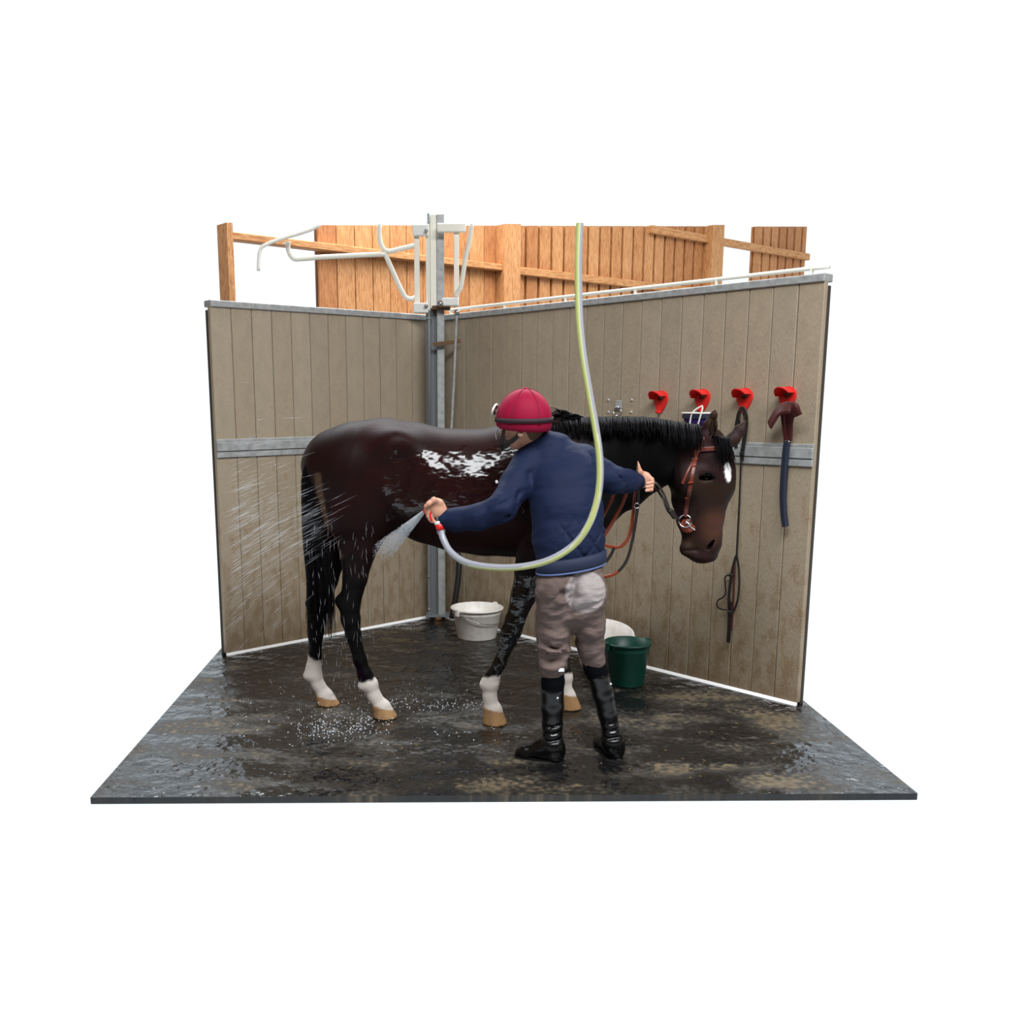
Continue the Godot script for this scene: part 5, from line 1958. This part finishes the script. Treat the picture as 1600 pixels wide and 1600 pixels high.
func streak(p: Vector3, dir: Vector3, length: float, wide: float) -> Transform3D:
	var q := Basis(Quaternion(Vector3.UP, dir.normalized()))
	return Transform3D(q * Basis.from_scale(Vector3(wide, length, wide)), p)


func build_water() -> void:
	var water := mat("water_drops", Color(0.95, 0.97, 1.0, 0.32), 0.3)
	water.transparency = BaseMaterial3D.TRANSPARENCY_ALPHA
	water.metallic_specular = 0.6
	var mist := mat("water_mist", Color(0.95, 0.97, 0.99, 0.42), 0.4)
	mist.transparency = BaseMaterial3D.TRANSPARENCY_ALPHA
	var drop := drop_mesh()
	# the jet from the gun
	var tip := at(661, 801, 4.30)
	var goal := at(588, 872, 4.72)
	var ax := (goal - tip).normalized()
	var u := ax.cross(Vector3.UP).normalized()
	var v := u.cross(ax)
	var list := []
	for i in 5200:
		var t := pow(rng.randf(), 1.3)
		var spread := 0.008 + 0.048 * t
		var a := rng.randf() * TAU
		var rr := sqrt(rng.randf()) * spread
		var off := (u * cos(a) + v * sin(a)) * rr
		var p := tip + ax * t * (goal - tip).length() * 0.85 + off
		list.append(streak(p, ax + off * 1.2, rng.randf_range(0.008, 0.028), rng.randf_range(0.0008, 0.0019)))
	scatter("water_jet", "fan of water spraying from the gun towards the horse's hind leg", "water", tip, list, drop, mist)
	# water thrown back off the leg, flying left and falling
	list = []
	for i in 560:
		var px := lerpf(545.0, 362.0, pow(rng.randf(), 0.42))
		var t := (545.0 - px) / 183.0
		var mid := 800.0 + 45.0 * t
		var py := mid + rng.randfn(0.0, 1.0) * (22.0 + 52.0 * t)
		var p := at(px, py, 4.70 - 0.15 * rng.randf() + 0.3 * t * rng.randf())
		var fall := 0.45 + (py - 790.0) / 420.0 + rng.randf_range(-0.12, 0.12)
		list.append(streak(p, Vector3(-1.0, -fall, rng.randf_range(-0.2, 0.2)), rng.randf_range(0.04, 0.16), rng.randf_range(0.0007, 0.0014)))
	for i in 130:
		var px := rng.randf_range(478.0, 585.0)
		var py := rng.randf_range(820.0, 1090.0)
		var p := at(px, py, rng.randf_range(4.66, 4.76))
		list.append(streak(p, Vector3(rng.randf_range(-0.2, 0.25), -1.0, 0.0), rng.randf_range(0.02, 0.07), rng.randf_range(0.0008, 0.0016)))
	scatter("flying_spray", "fine spray and falling drops around the horse's tail and hind legs", "water", at(480, 850, 4.7), list, drop, water)
	# drops splashing on the floor
	list = []
	for i in 620:
		var px: float
		var py: float
		if i < 330:
			px = 535.0 + rng.randfn(0, 1) * 42.0
			py = 1137.0 + rng.randfn(0, 1) * 11.0 - (px - 535.0) * 0.08
		elif i < 470:
			px = rng.randf_range(600.0, 760.0)
			py = 1106.0 + rng.randfn(0, 1) * 5.0
		else:
			px = rng.randf_range(370.0, 800.0)
			py = rng.randf_range(1060.0, 1170.0)
		var up := absf(rng.randfn(0, 1)) * 0.020
		var p := on_floor(px, py) + Vector3(0, up + 0.003, 0)
		var s := rng.randf_range(0.003, 0.0085) * (1.0 if up > 0.01 else 1.15)
		list.append(streak(p, Vector3(rng.randf_range(-0.5, 0.5), 1.0, 0.2), s * rng.randf_range(0.8, 1.8), s))
	var splash := mat("water_splash", Color(0.95, 0.97, 1.0, 0.7), 0.3)  # white colour stands in for roof light mirrored in the drops
	splash.transparency = BaseMaterial3D.TRANSPARENCY_ALPHA
	splash.metallic_specular = 0.8
	scatter("splash_drops", "drops of water with glints painted white splashing on the floor by the hind hooves", "water", on_floor(535, 1137), list, drop, splash)
	# bits of straw
	list = []
	for i in 70:
		var p := on_floor(rng.randf_range(400.0, 1220.0), rng.randf_range(1130.0, 1236.0), 0.004)
		var a := rng.randf() * TAU
		list.append(streak(p, Vector3(cos(a), 0.02, sin(a)), rng.randf_range(0.012, 0.045), rng.randf_range(0.002, 0.0035)))
	scatter("straw_bits", "loose bits of straw scattered on the wet floor", "straw", on_floor(800, 1200), list, drop, mat("straw", Color(0.66, 0.56, 0.36), 0.8))
